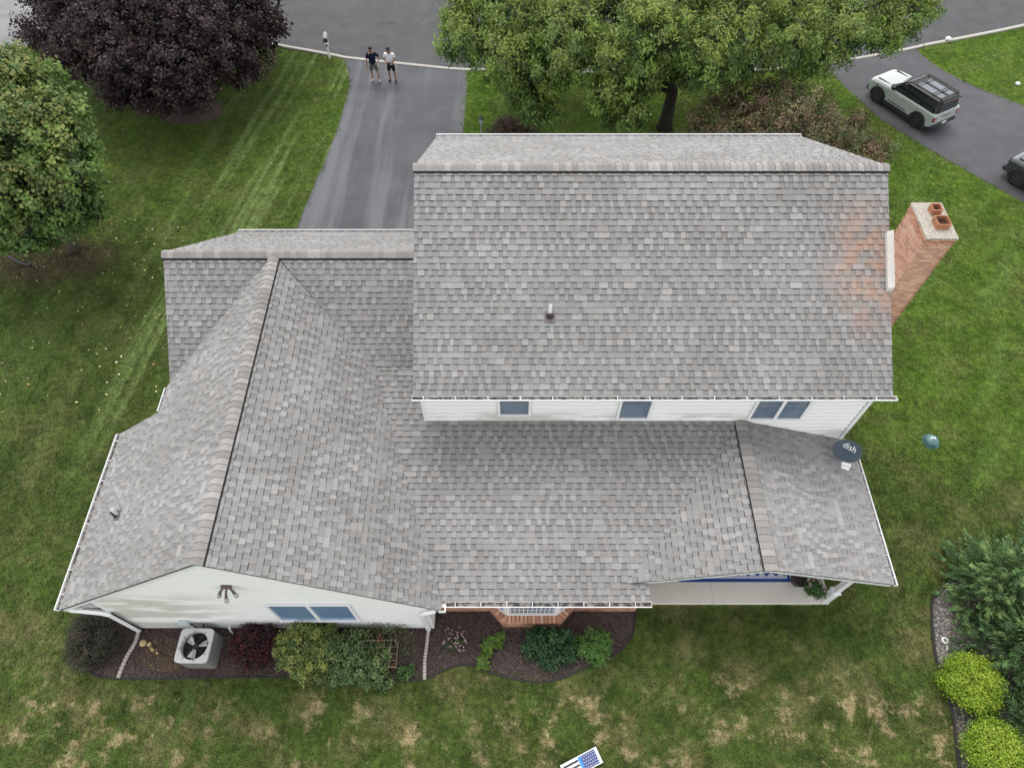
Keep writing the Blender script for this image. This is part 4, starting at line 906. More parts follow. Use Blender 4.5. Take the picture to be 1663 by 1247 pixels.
for sx, sy in ((1, 1), (1, -1), (-1, 1), (-1, -1)):
    m = MB(); m.box(sx * .40 - .035, sx * .40 + .035, sy * .40 - .035, sy * .40 + .035, .04, .8, bev=.01); m.build('corner_post', M_ACS, ac)
m = MB()
ang = [2 * PI * i / 48 for i in range(48)]; o24 = [(.475 * math.cos(a) / (abs(math.cos(a)) ** 9 + abs(math.sin(a)) ** 9) ** (1 / 9), .475 * math.sin(a) / (abs(math.cos(a)) ** 9 + abs(math.sin(a)) ** 9) ** (1 / 9), .83) for a in ang]; c24 = [(.385 * math.cos(a), .385 * math.sin(a), .83) for a in ang]; lo = [(x, y, .76) for x, y, z in o24]; c24l = [(x, y, .62) for x, y, z in c24]
m.loft([lo, o24, c24, c24l], caps=False); m.build('top_panel', M_ACT, ac)
m = MB(); m.face([(.38 * math.cos(2 * PI * i / 24), .38 * math.sin(2 * PI * i / 24), .60) for i in range(24)]); m.build('fan_well', M_ACD, ac)
for i in range(3):
    a = 2 * PI * i / 3 + .35; m = MB(); pts = []
    for rad, da, z in ((.08, -.45, .70), (.335, -.34, .74), (.34, .30, .66), (.08, .45, .665)): pts.append((rad * math.cos(a + da), rad * math.sin(a + da), z))
    m.prism(pts, (0, 0, .006)); m.build('fan_blade', M_FAN, ac)
m = MB(); m.lathe([(.085, .60), (.085, .72), (.05, .74)], n=14); m.build('fan_motor', M_BLK, ac)
for i in range(8):
    a = 2 * PI * i / 8 + .2; m = MB(); m.tube([(.07 * math.cos(a), .07 * math.sin(a), .845), (.44 * math.cos(a), .44 * math.sin(a), .842)], .007, 5); m.build('guard_wire', M_BLK, ac)
M_BOX = simple('pale_blue_box', (.48, .55, .58), .5)
t = thing('electrical_box', 'pale grey disconnect box on the gable wall above the air conditioner', 'electrical box', (-9.5, 5.135, .80)); m = MB(); m.box(-.12, .12, -.11, 0, 0, .28, bev=.012); m.build('case', M_BOX, t); m = MB(); m.box(-.13, .13, -.125, -.09, .25, .29, bev=.006); m.build('lid', M_BOX, t)
m = MB(); m.tube([(.1, -.05, .04), (.22, -.08, -.02), (.28, -.12, -.3), (.30, -.2, -.5)], .022, 8); m.build('conduit', M_BLK, t); m = MB(); m.tube([(.42, .0, -.2), (.42, -.12, -.25), (.42, -.2, -.5)], .026, 8); m.build('conduit', M_BLK, t)
t = thing('outdoor_tap', 'small white wall tap right of the air conditioner', 'tap', (-8.35, 5.15, .45)); m = MB(); m.tube([(0, 0, 0), (0, -.1, 0), (.02, -.16, -.06), (.06, -.2, -.16)], [.02, .022, .024, .018], 8); m.build('spout', M_PVC, t); m = MB(); m.lathe([(.035, .03), (.035, .05)], (0, -.1, 0), 10); m.build('handle', M_PVC, t)
M_FIX = simple('bronze_fixture', (.12, .085, .07), .5, .4); M_BULB = simple('lamp_glass', (.34, .34, .33), .2, .6)
t = thing('floodlight', 'bronze triple floodlight high on the white gable wall', 'light fixture', (-7.1, 5.135, 4.35)); t.scale = (.78,) * 3; m = MB(); m.box(-.16, .16, -.09, 0, -.06, .10, bev=.015); m.build('back_plate', M_FIX, t)
for sx, sy in ((-.24, -.20), (0, -.34), (.24, -.20)):
    m = MB(); m.tube([(sx * .4, -.06, 0), (sx * .7, sy * .6, -.06), (sx, sy, -.16)], [.03, .04, .055], 8); m.build('lamp_holder', M_FIX, t)
    m = MB(); m.tube([(sx, sy, -.16), (sx * 1.12, sy * 1.15, -.24), (sx * 1.2, sy * 1.28, -.30)], [.05, .075, .07], 10); m.build('lamp', M_BULB, t)
# corrugated drain pipes
M_PIPE = simple('corrugated_plastic', (.44, .39, .37), .6); M_PIPEB = simple('brown_plastic', (.20, .16, .155), .6)
def corr(name, label, path, r, mt):
    sp = spline(path, 11); m = MB(); m.tube(sp, [r * (1.08 if i % 2 else .72) for i in range(len(sp))], 10); tag(m.build(name, mt), label, 'drain pipe')
corr('drain_pipe', 'pale corrugated drain pipe by the dark shrub at the left house corner', [(-11.16, 5.08, .16), (-11.2, 4.75, .09), (-11.35, 4.3, .07), (-11.42, 3.75, .07)], .062, M_PIPE)
corr('drain_pipe', 'grey ribbed drain pipe lying on the mulch left of the flowering plant', [(-2.52, 5.07, .16), (-2.55, 4.7, .08), (-2.58, 4.2, .07), (-2.55, 3.7, .07)], .058, M_PIPE)
M_STRAW = simple('dry_straw', (.46, .33, .14), .9, .1, var=.35, scale=20); M_STRAW2 = simple('faded_yellow', (.50, .40, .20), .8)
t = thing('garden_ornament', 'small tan round garden ornament with a trailing stem lying on the mulch', 'ornament', (-10.85, 4.66, .02), math.radians(-24))
m = MB(); m.sm = True; m.lathe([(.02, -.02), (.085, .03), (.105, .085), (.085, .14), (.02, .165)], (-.12, 0, 0), 12); m.build('ball', M_STRAW2, t)
m = MB(); m.sm = True; m.lathe([(.02, -.01), (.06, .03), (.07, .07), (.03, .12)], (.06, .05, 0), 9); m.build('knob', M_STRAW2, t)
for i, (x, y, r) in enumerate(((.16, .0, .055), (.24, -.03, .06), (.34, .0, .045), (.42, -.05, .05))):
    m = MB(); m.sm = True; m.lathe([(.01, -.01), (r, r * .5), (r * .8, r * 1.2), (.01, r * 1.6)], (x, y, 0), 8); m.build('knob', M_STRAW, t)
m = MB(); m.tube([(-.05, .02, .05), (.2, .01, .05), (.4, -.02, .04), (.58, -.05, .03)], [.025, .035, .03, .015], 7); m.build('stem', M_BARK, t)

# text helper
def textmesh(s, size, mat, parent, mw, ext=.004, name='lettering'):
    cu = bpy.data.curves.new(name, 'FONT'); cu.body = s; cu.size = size; cu.extrude = ext; cu.align_x = 'CENTER'; cu.align_y = 'CENTER'; cu.resolution_u = 3
    to = bpy.data.objects.new(name, cu); COL.objects.link(to); dg = bpy.context.evaluated_depsgraph_get(); me = bpy.data.meshes.new_from_object(to.evaluated_get(dg)); bpy.data.objects.remove(to); bpy.data.curves.remove(cu)
    me.materials.clear(); me.materials.append(mat); o = link(name, me, parent); o.matrix_local = mw; return o
# satellite dish
M_DISH = simple('dish_grey_paint', (.040, .060, .082), .45, .45, var=.06); M_LNB = simple('white_plastic', (.75, .76, .77), .4)
sdish = thing('satellite_dish', 'dark blue grey oval satellite dish reading dish on the porch roof', 'satellite dish', (9.95, 9.62, 2.57)); 
zd = Vector((-.12, -.50, .86)).normalized(); xd = Vector((.93, -.30, 0)); xd = (xd - zd * xd.dot(zd)).normalized(); yd = zd.cross(xd); DC = Vector((.05, -.03, .42)); DM = Matrix((xd, yd, zd)).transposed().to_4x4(); DM.translation = DC
rings = []
for fr in (.02, .35, .7, .95, 1.0): rings.append([tuple(DM @ Vector((.43 * fr * math.cos(a), .34 * fr * math.sin(a), .07 * fr * fr))) for a in np.linspace(0, 2 * PI, 36, endpoint=False)])
rings.append([tuple(DM @ Vector((.43 * math.cos(a), .34 * math.sin(a), .05))) for a in np.linspace(0, 2 * PI, 36, endpoint=False)])
rings.append([tuple(DM @ Vector((.01 * math.cos(a), .01 * math.sin(a), -.025))) for a in np.linspace(0, 2 * PI, 36, endpoint=False)])
m = MB(); m.loft(rings); m.sm = True; m.build('reflector', M_DISH, sdish)
textmesh('dish', .26, M_LNB, sdish, DM @ Matrix.Translation((.05, .12, .03)) @ Matrix.Rotation(math.radians(-14), 4, 'Z'))
m = MB(); m.tube([(.02, .1, .0), (.03, .1, .2), tuple(DM @ Vector((0, 0, -.04)))], .022, 8); m.build('mast', M_BLK, sdish)
m = MB(); m.box(-.09, .13, .02, .18, -.02, .03); m.build('foot_plate', M_BLK, sdish)
hp = DM @ Vector((-.02, -.46, .30)); m = MB(); m.tube([tuple(DM @ Vector((0, -.20, -.02))), tuple(DM @ Vector((0, -.40, .04))), tuple(hp)], .016, 7); m.build('arm', M_BLK, sdish)
for ox in (-.09, .0, .09): m = MB(); m.tube([tuple(hp + xd * ox + zd * .02), tuple(hp + xd * ox - zd * .02 + yd * .09)], [.04, .047], 9); m.build('receiver', M_LNB, sdish)
m = MB(); m.tube([tuple(hp - xd * .12 - yd * .05), tuple(hp + xd * .10 - yd * .06)], [.045, .05], 8); m.build('receiver_bracket', M_LNB, sdish)
# porch: rug, planter, flowers
M_BLUE = simple('rug_blue', (.035, .085, .27), .95, .1, var=.15, scale=30); M_WHT = simple('rug_white', (.62, .66, .74), .95, .1, var=.1, scale=30)
rug = thing('rug', 'blue and white zigzag patterned outdoor rug on the porch', 'rug', (6.9, 7.45, .121)); m = MB(); m.box(-1.75, 1.72, -.93, .93, 0, .010); m.build('pile', M_BLUE, rug)
for i, (a, b) in enumerate(((-.82, -.77), (-.62, -.58))): m = MB(); m.box(-1.6, 1.58, a, b, .010, .0125); m.build('stripe', M_WHT, rug)
m = MB(); m.box(-1.65, -1.6, -.82, .8, .010, .0125); m.box(1.58, 1.63, -.82, .8, .010, .0125); m.build('border', M_WHT, rug)
for i in range(11):
    x = -1.6 + i * .29; m = MB(); m.prism([(x, -.76, .010), (x + .145, -.63, .010), (x + .29, -.76, .010)], (0, 0, .0025)); m.build('zigzag', M_WHT, rug)
for j in range(4):
    for i in range(11):
        x = -1.6 + i * .29; y = -.5 + j * .32; m = MB(); m.prism([(x, y, .010), (x + .145, y + .14, .010), (x + .29, y, .010), (x + .145, y + .05, .010)], (0, 0, .0025)); m.build('zigzag', M_WHT, rug)
M_POT = simple('dark_planter', (.028, .028, .032), .4, .5)
pot = thing('planter', 'dark round planter pot behind the porch flowers', 'planter', (8.78, 6.52, .12)); m = MB(); m.sm = True; m.lathe([(.16, 0), (.24, .30), (.27, .34), (.27, .37), (.22, .37), (.20, .28)], n=22); m.build('pot', M_POT, pot); m = MB(); m.face([(.2 * math.cos(a), .2 * math.sin(a), .30) for a in np.linspace(0, 2 * PI, 20, endpoint=False)]); m.build('soil', M_MULCH, pot)
t = shrub('porch_flowers', 'pink flowers with green leaves in a pot at the porch corner', 'potted plant', (9.12, 6.22, .12), [(0, -.05, .42, .24), (.12, -.12, .40, .2), (-.1, .08, .5, .2), (.05, .15, .55, .18)], [(.04, .085, .025), (.055, .11, .03), (.03, .06, .02)], .055, .035, 80, .04, 14); flowers(t, [(-.1, .2, .68, .14), (.05, .22, .72, .14), (-.2, .05, .62, .1), (.25, -.05, .6, .05)], [(.6, .40, .42), (.65, .52, .5), (.5, .28, .32)], .05, 22)
m = MB(); m.sm = True; m.lathe([(.11, 0), (.16, .24), (.17, .26), (.13, .26)], n=16); m.build('pot', M_POT, t)
# lawn oddments
M_TEAL = simple('teal_plastic', (.07, .16, .17), .35, .5); t = thing('utility_cover', 'domed teal plastic utility cover in the lawn right of the house', 'utility cover', (14.64, 11.5, .0)); m = MB(); m.sm = True; m.lathe([(.26, -.02), (.25, .10), (.20, .17), (.10, .205), (.01, .215)], n=22); m.build('dome', M_TEAL, t); m = MB(); m.lathe([(.30, .0), (.30, .03), (.26, .03)], n=22); m.build('rim', M_TEAL, t); m = MB(); m.box(-.08, .1, .0, .07, .195, .212, bev=.004); m.build('sticker', M_LNB, t)
t = thing('path_marker', 'small white round marker in the gravel above the golden shrub', 'marker', (12.86, 4.8, .02)); m = MB(); m.lathe([(.09, 0), (.10, .03), (.085, .045)], n=16); m.build('disc', M_LNB, t); m = MB(); m.lathe([(.055, .044), (.055, .05)], n=12); m.build('centre', M_GRAV, t); m = MB(); m.tube([(-.03, -.28, .03), (.0, -.16, .04)], .02, 6); m.build('stake', M_LNB, t)
for x, y, s_, lb in ((27.0, 33.6, .13, 'small white stone on the grass right of the side driveway'), (24.6, 37.62, .17, 'small white stone lying on the far right kerb')):
    v = []; bm_ = MB(); bm_.sm = True; bm_.lathe([(.3 * s_, 0), (s_, .3 * s_), (s_ * .9, .8 * s_), (s_ * .4, 1.15 * s_), (.05 * s_, 1.2 * s_)], n=9); o = bm_.build('stone', M_LNB); o.location = (x, y, gz(y) + (.1 if y > 37 else 0)); tag(o, lb, 'stone')
# flag painted game board
M_BW = simple('board_white', (.70, .71, .72), .5); M_BN = simple('board_navy', (.055, .075, .21), .5); M_BB = simple('board_bright_blue', (.05, .24, .62), .45); M_BK = simple('board_black', (.03, .03, .035), .5)
brd = thing('cornhole_board', 'flag painted cornhole board with white stars at the bottom edge', 'game board', (1.86, 1.56, 0), math.radians(24.5)); brd.scale = (.88,) * 3; T = Matrix.Rotation(math.radians(-7), 4, 'Y')
def bpart(name, x0, x1, y0, y1, z0, z1, mat): m = MB(); m.box(x0, x1, y0, y1, z0, z1); m.v = [tuple(T @ Vector(p_) + Vector((0, 0, .16))) for p_ in m.v]; return m.build(name, mat, brd)
bpart('deck', -.62, .62, -.24, .24, 0, .02, M_BW); bpart('side_rail', -.60, .60, -.235, -.215, -.09, -.001, M_BW); bpart('side_rail', -.60, .60, .215, .235, -.09, -.001, M_BW)
bpart('blue_field', .05, .53, -.21, .21, .02, .023, M_BN); bpart('blue_line', -.04, .05, -.21, .21, .02, .0235, M_BB)
for j in range(3): bpart('stripe', -.55, -.05, -.16 + j * .13, -.10 + j * .13, .02, .023, M_BK)
for i in range(6):
    for j in range(5):
        x, y = .095 + i * .078 + (j % 2) * .02, -.165 + j * .082; m = MB()
        m.prism([tuple(T @ Vector((x + (.022 if q % 2 == 0 else .009) * math.cos(q * PI / 5), y + (.022 if q % 2 == 0 else .009) * math.sin(q * PI / 5), .0232)) + Vector((0, 0, .16))) for q in range(10)], (0, 0, .002)); m.build('star', M_BW, brd)
for sy in (-.19, .19): m = MB(); m.box(.5, .56, sy - .02, sy + .02, 0, .1); m.build('leg', M_BW, brd)

# ================================================================== STREET SIDE
M_GREYP = simple('weathered_grey_paint', (.30, .31, .29), .6); M_DKG = simple('dark_green_metal', (.06, .07, .062), .5)
mb = thing('mailbox', 'grey mailbox on a white post beside the kerb and driveway', 'mailbox', (-10.15, 36.0, gz(36)), math.radians(8)); 
m = MB(); m.box(-.05, .05, -.05, .05, -.05, 1.15, bev=.008); m.build('post', M_TRIM, mb); m = MB(); m.box(-.04, .04, -.12, .42, .92, .98); m.build('arm', M_TRIM, mb)
m = MB(); m.loft([[(x_ * .13, y, z_) for x_, z_ in ((-1, 1.0), (1, 1.0), (1, 1.16), (.75, 1.24), (.3, 1.29), (-.3, 1.29), (-.75, 1.24), (-1, 1.16))] for y in (-.14, .44)]); m.build('box', M_GREYP, mb)
m = MB(); m.box(-.12, .12, -.155, -.14, 1.02, 1.2, bev=.006); m.build('door', M_DKG, mb); m = MB(); m.box(.131, .14, .05, .08, 1.1, 1.34); m.build('flag', M_DKG, mb); m = MB(); m.box(-.09, .09, -.1, .35, .74, .88, bev=.01); m.build('newspaper_tube', M_TRIM, mb)
m = MB(); m.face([(-.07, -.101, .76), (.07, -.101, .76), (.07, -.101, .86), (-.07, -.101, .86)]); m.build('tube_opening', M_BLK, mb)
lp = thing('lamp_post', 'grey garden lamp post behind the roof edge next to the driveway', 'lamp post', (-1.47, 27.5, gz(27.5))); M_LAMPG = simple('frosted_lamp_glass', (.45, .48, .48), .3)
m = MB(); m.tube([(0, 0, -.05), (0, 0, .2), (0, 0, 1.75)], [.06, .045, .035], 10); m.build('post', M_GREYP, lp); m = MB(); m.lathe([(.06, 1.74), (.08, 1.78), (.11, 2.05)], n=6); m.build('glass', M_LAMPG, lp); m = MB(); m.lathe([(.145, 2.05), (.10, 2.13), (.03, 2.18), (.012, 2.25)], n=6); m.build('roof', M_DKG, lp)
for i in range(6): a = i * PI / 3; m = MB(); m.tube([(.082 * math.cos(a), .082 * math.sin(a), 1.78), (.113 * math.cos(a), .113 * math.sin(a), 2.05)], .008, 4); m.build('frame_bar', M_DKG, lp)

# cars
def carpaint(name, col, rough=.22): k = N(name, rough, .5); k.b.inputs['Coat Weight'].default_value = .6; k.b.inputs['Coat Roughness'].default_value = .06; k.color(k.mix(k.noise(3, 2), tuple(c * .96 for c in col), col)); return k.m
M_CGLASS = carpaint('dark_car_glass', (.030, .034, .040), .03); M_ROOFSHEEN = carpaint('roof_sky_sheen', (.10, .115, .135), .05); M_CBLK = carpaint('gloss_black_paint', (.012, .012, .014), .16); M_CBLK.node_tree.nodes['Principled BSDF'].inputs['Coat Weight'].default_value = .1; M_CBLK.node_tree.nodes['Principled BSDF'].inputs['Specular IOR Level'].default_value = .16; M_CLAD = simple('black_cladding', (.030, .032, .034), .6); M_TYRE = simple('tyre_rubber', (.018, .018, .019), .8); M_RIM = simple('black_alloy', (.075, .075, .08), .3, .6, .3); M_RED = simple('red_tail_lens', (.20, .012, .014), .15, .6); M_LENS = simple('clear_lens', (.55, .58, .6), .1, .7); M_PLATE = simple('number_plate_white', (.68, .70, .74), .4); M_CHROME = simple('dark_badge', (.16, .18, .19), .3, .6)
def suv(name, label, loc, rz, paint, tilt=.05, badge=True):
    t = thing(name, label, 'car', loc, rz); t.rotation_euler = (0, tilt, rz)
    def sec(x, wb, wm, zb, zs, zt, wt):
        h = [(wb, zb), (wm, zb + .14), (wm * 1.0, zs - .12), (wm * .992, zs), (wt + .03, zt - .02), (wt - .06, zt)]
        return [(x, -a, b) for a, b in h] + [(x, a, b) for a, b in reversed(h)]
    m = MB(); m.sm = False
    S_ = [(2.16, .62, .74, .40, .82, .90, .62), (2.10, .74, .86, .33, .90, .99, .74), (1.95, .78, .91, .28, .94, 1.045, .80), (1.6, .80, .94, .27, .98, 1.085, .83), (1.0, .80, .945, .25, 1.01, 1.115, .85), (.3, .80, .945, .25, 1.03, 1.12, .87), (-1.2, .80, .945, .25, 1.05, 1.13, .87), (-1.9, .80, .935, .29, 1.05, 1.13, .86), (-2.10, .78, .90, .34, 1.03, 1.115, .83), (-2.17, .74, .85, .40, .98, 1.09, .79)]
    m.loft([sec(*q) for q in S_]); body = m.build('body', paint, t, off=(0, 0, 0))
    def loop(x0, x1, w_, z, r=.14): return [(x1 - r, -w_, z), (x1, -w_ + r, z), (x1, w_ - r, z), (x1 - r, w_, z), (x0 + r, w_, z), (x0, w_ - r, z), (x0, -w_ + r, z), (x0 + r, -w_, z)]
    m = MB(); m.loft([loop(-2.10, .98, .865, 1.10), loop(-2.05, .62, .82, 1.36), loop(-1.99, .14, .725, 1.665)]); m.build('cabin', M_CBLK, t, off=(0, 0, 0))
    m = MB(); m.loft([loop(-2.08, .20, .745, 1.655), loop(-2.06, .18, .74, 1.70), loop(-1.98, .08, .66, 1.735)]); m.build('roof', M_CBLK, t, off=(0, 0, 0))
    for yy in (-.3, .3):
        m = MB(); m.box(-1.75, -.2, yy - .2, yy + .2, 1.730, 1.743, bev=.006); m.build('roof_sheen', M_ROOFSHEEN, t, off=(0, 0, 0))  # pale slab added to give the black roof a sky reflection
    for sy in (-1, 1):
        m = MB(); m.tube([(.05, sy * .62, 1.74), (-.05, sy * .63, 1.80), (-1.8, sy * .63, 1.81), (-1.92, sy * .62, 1.74)], .022, 8); m.build('roof_rail', M_CBLK, t, off=(0, 0, 0))
    for xx in (-.35, -1.35):
        m = MB(); m.box(xx - .035, xx + .035, -.66, .66, 1.825, 1.85, bev=.01); m.build('cross_bar', M_CLAD, t, off=(0, 0, 0))
    # glass: side lights follow the cabin's lean
    def wall(z): return .865 - (.865 - .725) * ((z - 1.10) / .565) ** 1.0 + .012
    for sy in (-1, 1):
        for x0, x1, x0t, x1t in ((-.10, .72, -.10, .30), (-1.08, -.18, -1.08, -.18), (-1.88, -1.16, -1.80, -1.16)):
            pts = [(x0, sy * wall(1.16), 1.16), (x1, sy * wall(1.16), 1.16), (x1t, sy * wall(1.60), 1.60), (x0t, sy * wall(1.60), 1.60)]; m = MB(); m.prism(pts, (0, sy * .004, 0)); m.build('side_window', M_CGLASS, t, off=(0, 0, 0))
        m = MB(); m.box(.52, .70, sy * .93 - .10, sy * .93 + .10, 1.12, 1.27, bev=.03); m.build('mirror', M_CBLK, t, off=(0, 0, 0))
        for xx in (.05, -.95): m = MB(); m.box(xx - .11, xx + .11, sy * .952 - .014, sy * .952 + .014, .93, .965, bev=.008); m.build('door_handle', paint, t, off=(0, 0, 0))
        for xx in (.86, -.14, -1.05): m = MB(); m.box(xx - .006, xx + .006, sy * .9465 - .002, sy * .9465 + .002, .45, 1.02); m.build('door_gap', M_CLAD, t, off=(0, 0, 0))
        m = MB(); m.box(-.92, .92, sy * .93 - .03, sy * .93 + .03, .24, .44, bev=.015); m.build('sill_cladding', M_CLAD, t, off=(0, 0, 0))
        m = MB(); m.box(-.55, .65, sy * .9475 - .003, sy * .9475 + .003, .50, .545); m.build('door_stripe', M_CLAD, t, off=(0, 0, 0))
        m = MB(); m.box(1.55, 1.62, sy * .90 - .06, sy * .90 + .06, .86, .96, bev=.01); m.build('fender_vent', M_CLAD, t, off=(0, 0, 0))
        m = MB(); m.box(-2.185, -2.06, sy * .80 - .10, sy * .80 + .10, .72, .96, bev=.02); m.build('tail_light', M_RED, t, off=(0, 0, 0))
        m = MB(); m.box(-2.192, -2.1, sy * .80 - .045, sy * .80 + .045, .80, .86, bev=.01); m.build('reverse_light', M_LENS, t, off=(0, 0, 0))
        m = MB(); m.lathe([(.09, 0), (.10, .03), (.08, .04)], (2.14, sy * .60, .80), 14, axis='x'); m.build('headlight', M_LENS, t, off=(0, 0, 0))
        m = MB(); m.box(1.05, 1.85, sy * .66 - .035, sy * .66 + .035, 1.082, 1.118, bev=.012); m.build('bonnet_ridge', M_CLAD, t, off=(0, 0, 0))
        for xx in (1.335, -1.335):
            arc = [math.radians(a) for a in range(-14, 195, 13)]
            m = MB(); m.loft([[(xx + r * math.cos(a), sy * y_, .38 + r * math.sin(a)) for r, y_ in ((.41, .80), (.41, .968), (.50, .962), (.515, .93), (.50, .80))] for a in arc]); m.build('fender_flare', M_CLAD, t, off=(0, 0, 0))
            m = MB(); m.lathe([(.42, .60), (.42, .952)] if sy > 0 else [(.42, -.952), (.42, -.60)], (xx, 0, .40), 20, axis='y'); m.build('wheel_well', M_BLK, t, off=(0, 0, 0))
            wl = link('wheel', None, t, (xx, sy * .85, .375)); wl.empty_display_size = .1
            m = MB(); m.sm = True; m.lathe([(.25, -.125), (.345, -.125), (.372, -.085), (.375, 0), (.372, .085), (.345, .125), (.25, .125)], (0, 0, 0), 26, axis='y', caps=False); m.build('tyre', M_TYRE, wl, off=(0, 0, 0))
            m = MB(); m.lathe([(.25, sy * .085), (.245, sy * .118), (.225, sy * .118), (.215, sy * .07)], (0, 0, 0), 22, axis='y', caps=False)
            for q in range(6):
                a = q * PI / 3; c_, s_ = math.cos(a), math.sin(a)
                m.prism([(c_ * .03 - s_ * .035, sy * .09, s_ * .03 + c_ * .035), (c_ * .03 + s_ * .035, sy * .09, s_ * .03 - c_ * .035), (c_ * .23 + s_ * .022, sy * .09, s_ * .23 - c_ * .022), (c_ * .23 - s_ * .022, sy * .09, s_ * .23 + c_ * .022)], (0, sy * .025, 0))
            m.build('rim', M_RIM, wl, off=(0, 0, 0))
    m = MB(); m.prism([(.93, -.72, 1.14), (.93, .72, 1.14), (.22, .62, 1.64), (.22, -.62, 1.64)], (.02, 0, .012)); m.build('windscreen', M_CGLASS, t, off=(0, 0, 0))
    m = MB(); m.prism([(-2.098, -.70, 1.16), (-2.098, .70, 1.16), (-2.012, .58, 1.58), (-2.012, -.58, 1.58)], (-.012, 0, .0)); m.build('rear_window', M_CGLASS, t, off=(0, 0, 0))
    m = MB(); m.box(-2.13, -1.9, -.66, .66, 1.655, 1.70, bev=.015); m.build('spoiler', M_CBLK, t, off=(0, 0, 0)); m = MB(); m.box(-2.135, -2.125, -.28, .28, 1.665, 1.69); m.build('brake_light', M_RED, t, off=(0, 0, 0))
    m = MB(); m.box(-2.235, -1.95, -.88, .88, .34, .60, bev=.05); m.build('rear_bumper', M_CLAD, t, off=(0, 0, 0)); m = MB(); m.box(1.95, 2.235, -.86, .86, .34, .60, bev=.05); m.build('front_bumper', M_CLAD, t, off=(0, 0, 0))
    m = MB(); m.box(2.13, 2.18, -.74, .74, .68, .90, bev=.03); m.build('grille', M_CBLK, t, off=(0, 0, 0))
    m = MB(); m.box(-2.245, -2.225, -.16, .16, .46, .60, bev=.006); m.build('number_plate', M_PLATE, t, off=(0, 0, 0))
    if badge: textmesh('BRONCO', .15, M_CHROME, t, Matrix(((0, 0, -1, -2.182), (-1, 0, 0, 0), (0, 1, 0, .90), (0, 0, 0, 1))), .003)
    return t
M_PALEP = carpaint('pale_sage_paint', (.42, .465, .45)); M_DKP = carpaint('dark_slate_paint', (.040, .050, .054))
s1 = suv('parked_car', 'pale grey SUV with black roof and roof rails on the side driveway', (20.3, 31.35, gz(31.35) + .01), math.radians(119), M_PALEP)
s1.scale = (.96,) * 3
suv('parked_car', 'dark SUV cut by the right edge of the photo', (24.7, 24.55, gz(24.55) + .01), math.radians(122), M_DKP, badge=False)

# people
M_SKIN = simple('skin', (.40, .24, .17), .55); M_SKIN2 = simple('skin_tan', (.30, .17, .115), .55); M_NAVY = simple('navy_cotton', (.014, .018, .042), .9, .1); M_WTEE = simple('white_cotton', (.80, .81, .84), .9, .1); M_GSH = simple('grey_shorts_cloth', (.13, .125, .11), .9, .1); M_KSH = simple('black_shorts_cloth', (.022, .021, .022), .9, .1); M_HAIR = simple('brown_hair', (.05, .035, .025), .8); M_SHOE = simple('light_shoe', (.42, .41, .39), .7); M_SHOEK = simple('black_shoe', (.02, .02, .02), .6)
def skinned(name, pts, edges, rad, mat, parent, sub=2, root=0):
    me = bpy.data.meshes.new(name); me.from_pydata(pts, edges, []); me.materials.append(mat); o = link(name, me, parent)
    md = o.modifiers.new('skin', 'SKIN'); md.use_smooth_shade = True
    for i, r in enumerate(rad):
        sv = me.skin_vertices[0].data[i]; sv.radius = (r, r) if not isinstance(r, tuple) else r; sv.use_root = (i == root)
    o.modifiers.new('sub', 'SUBSURF').levels = sub; o.modifiers['sub'].render_levels = sub
    return o
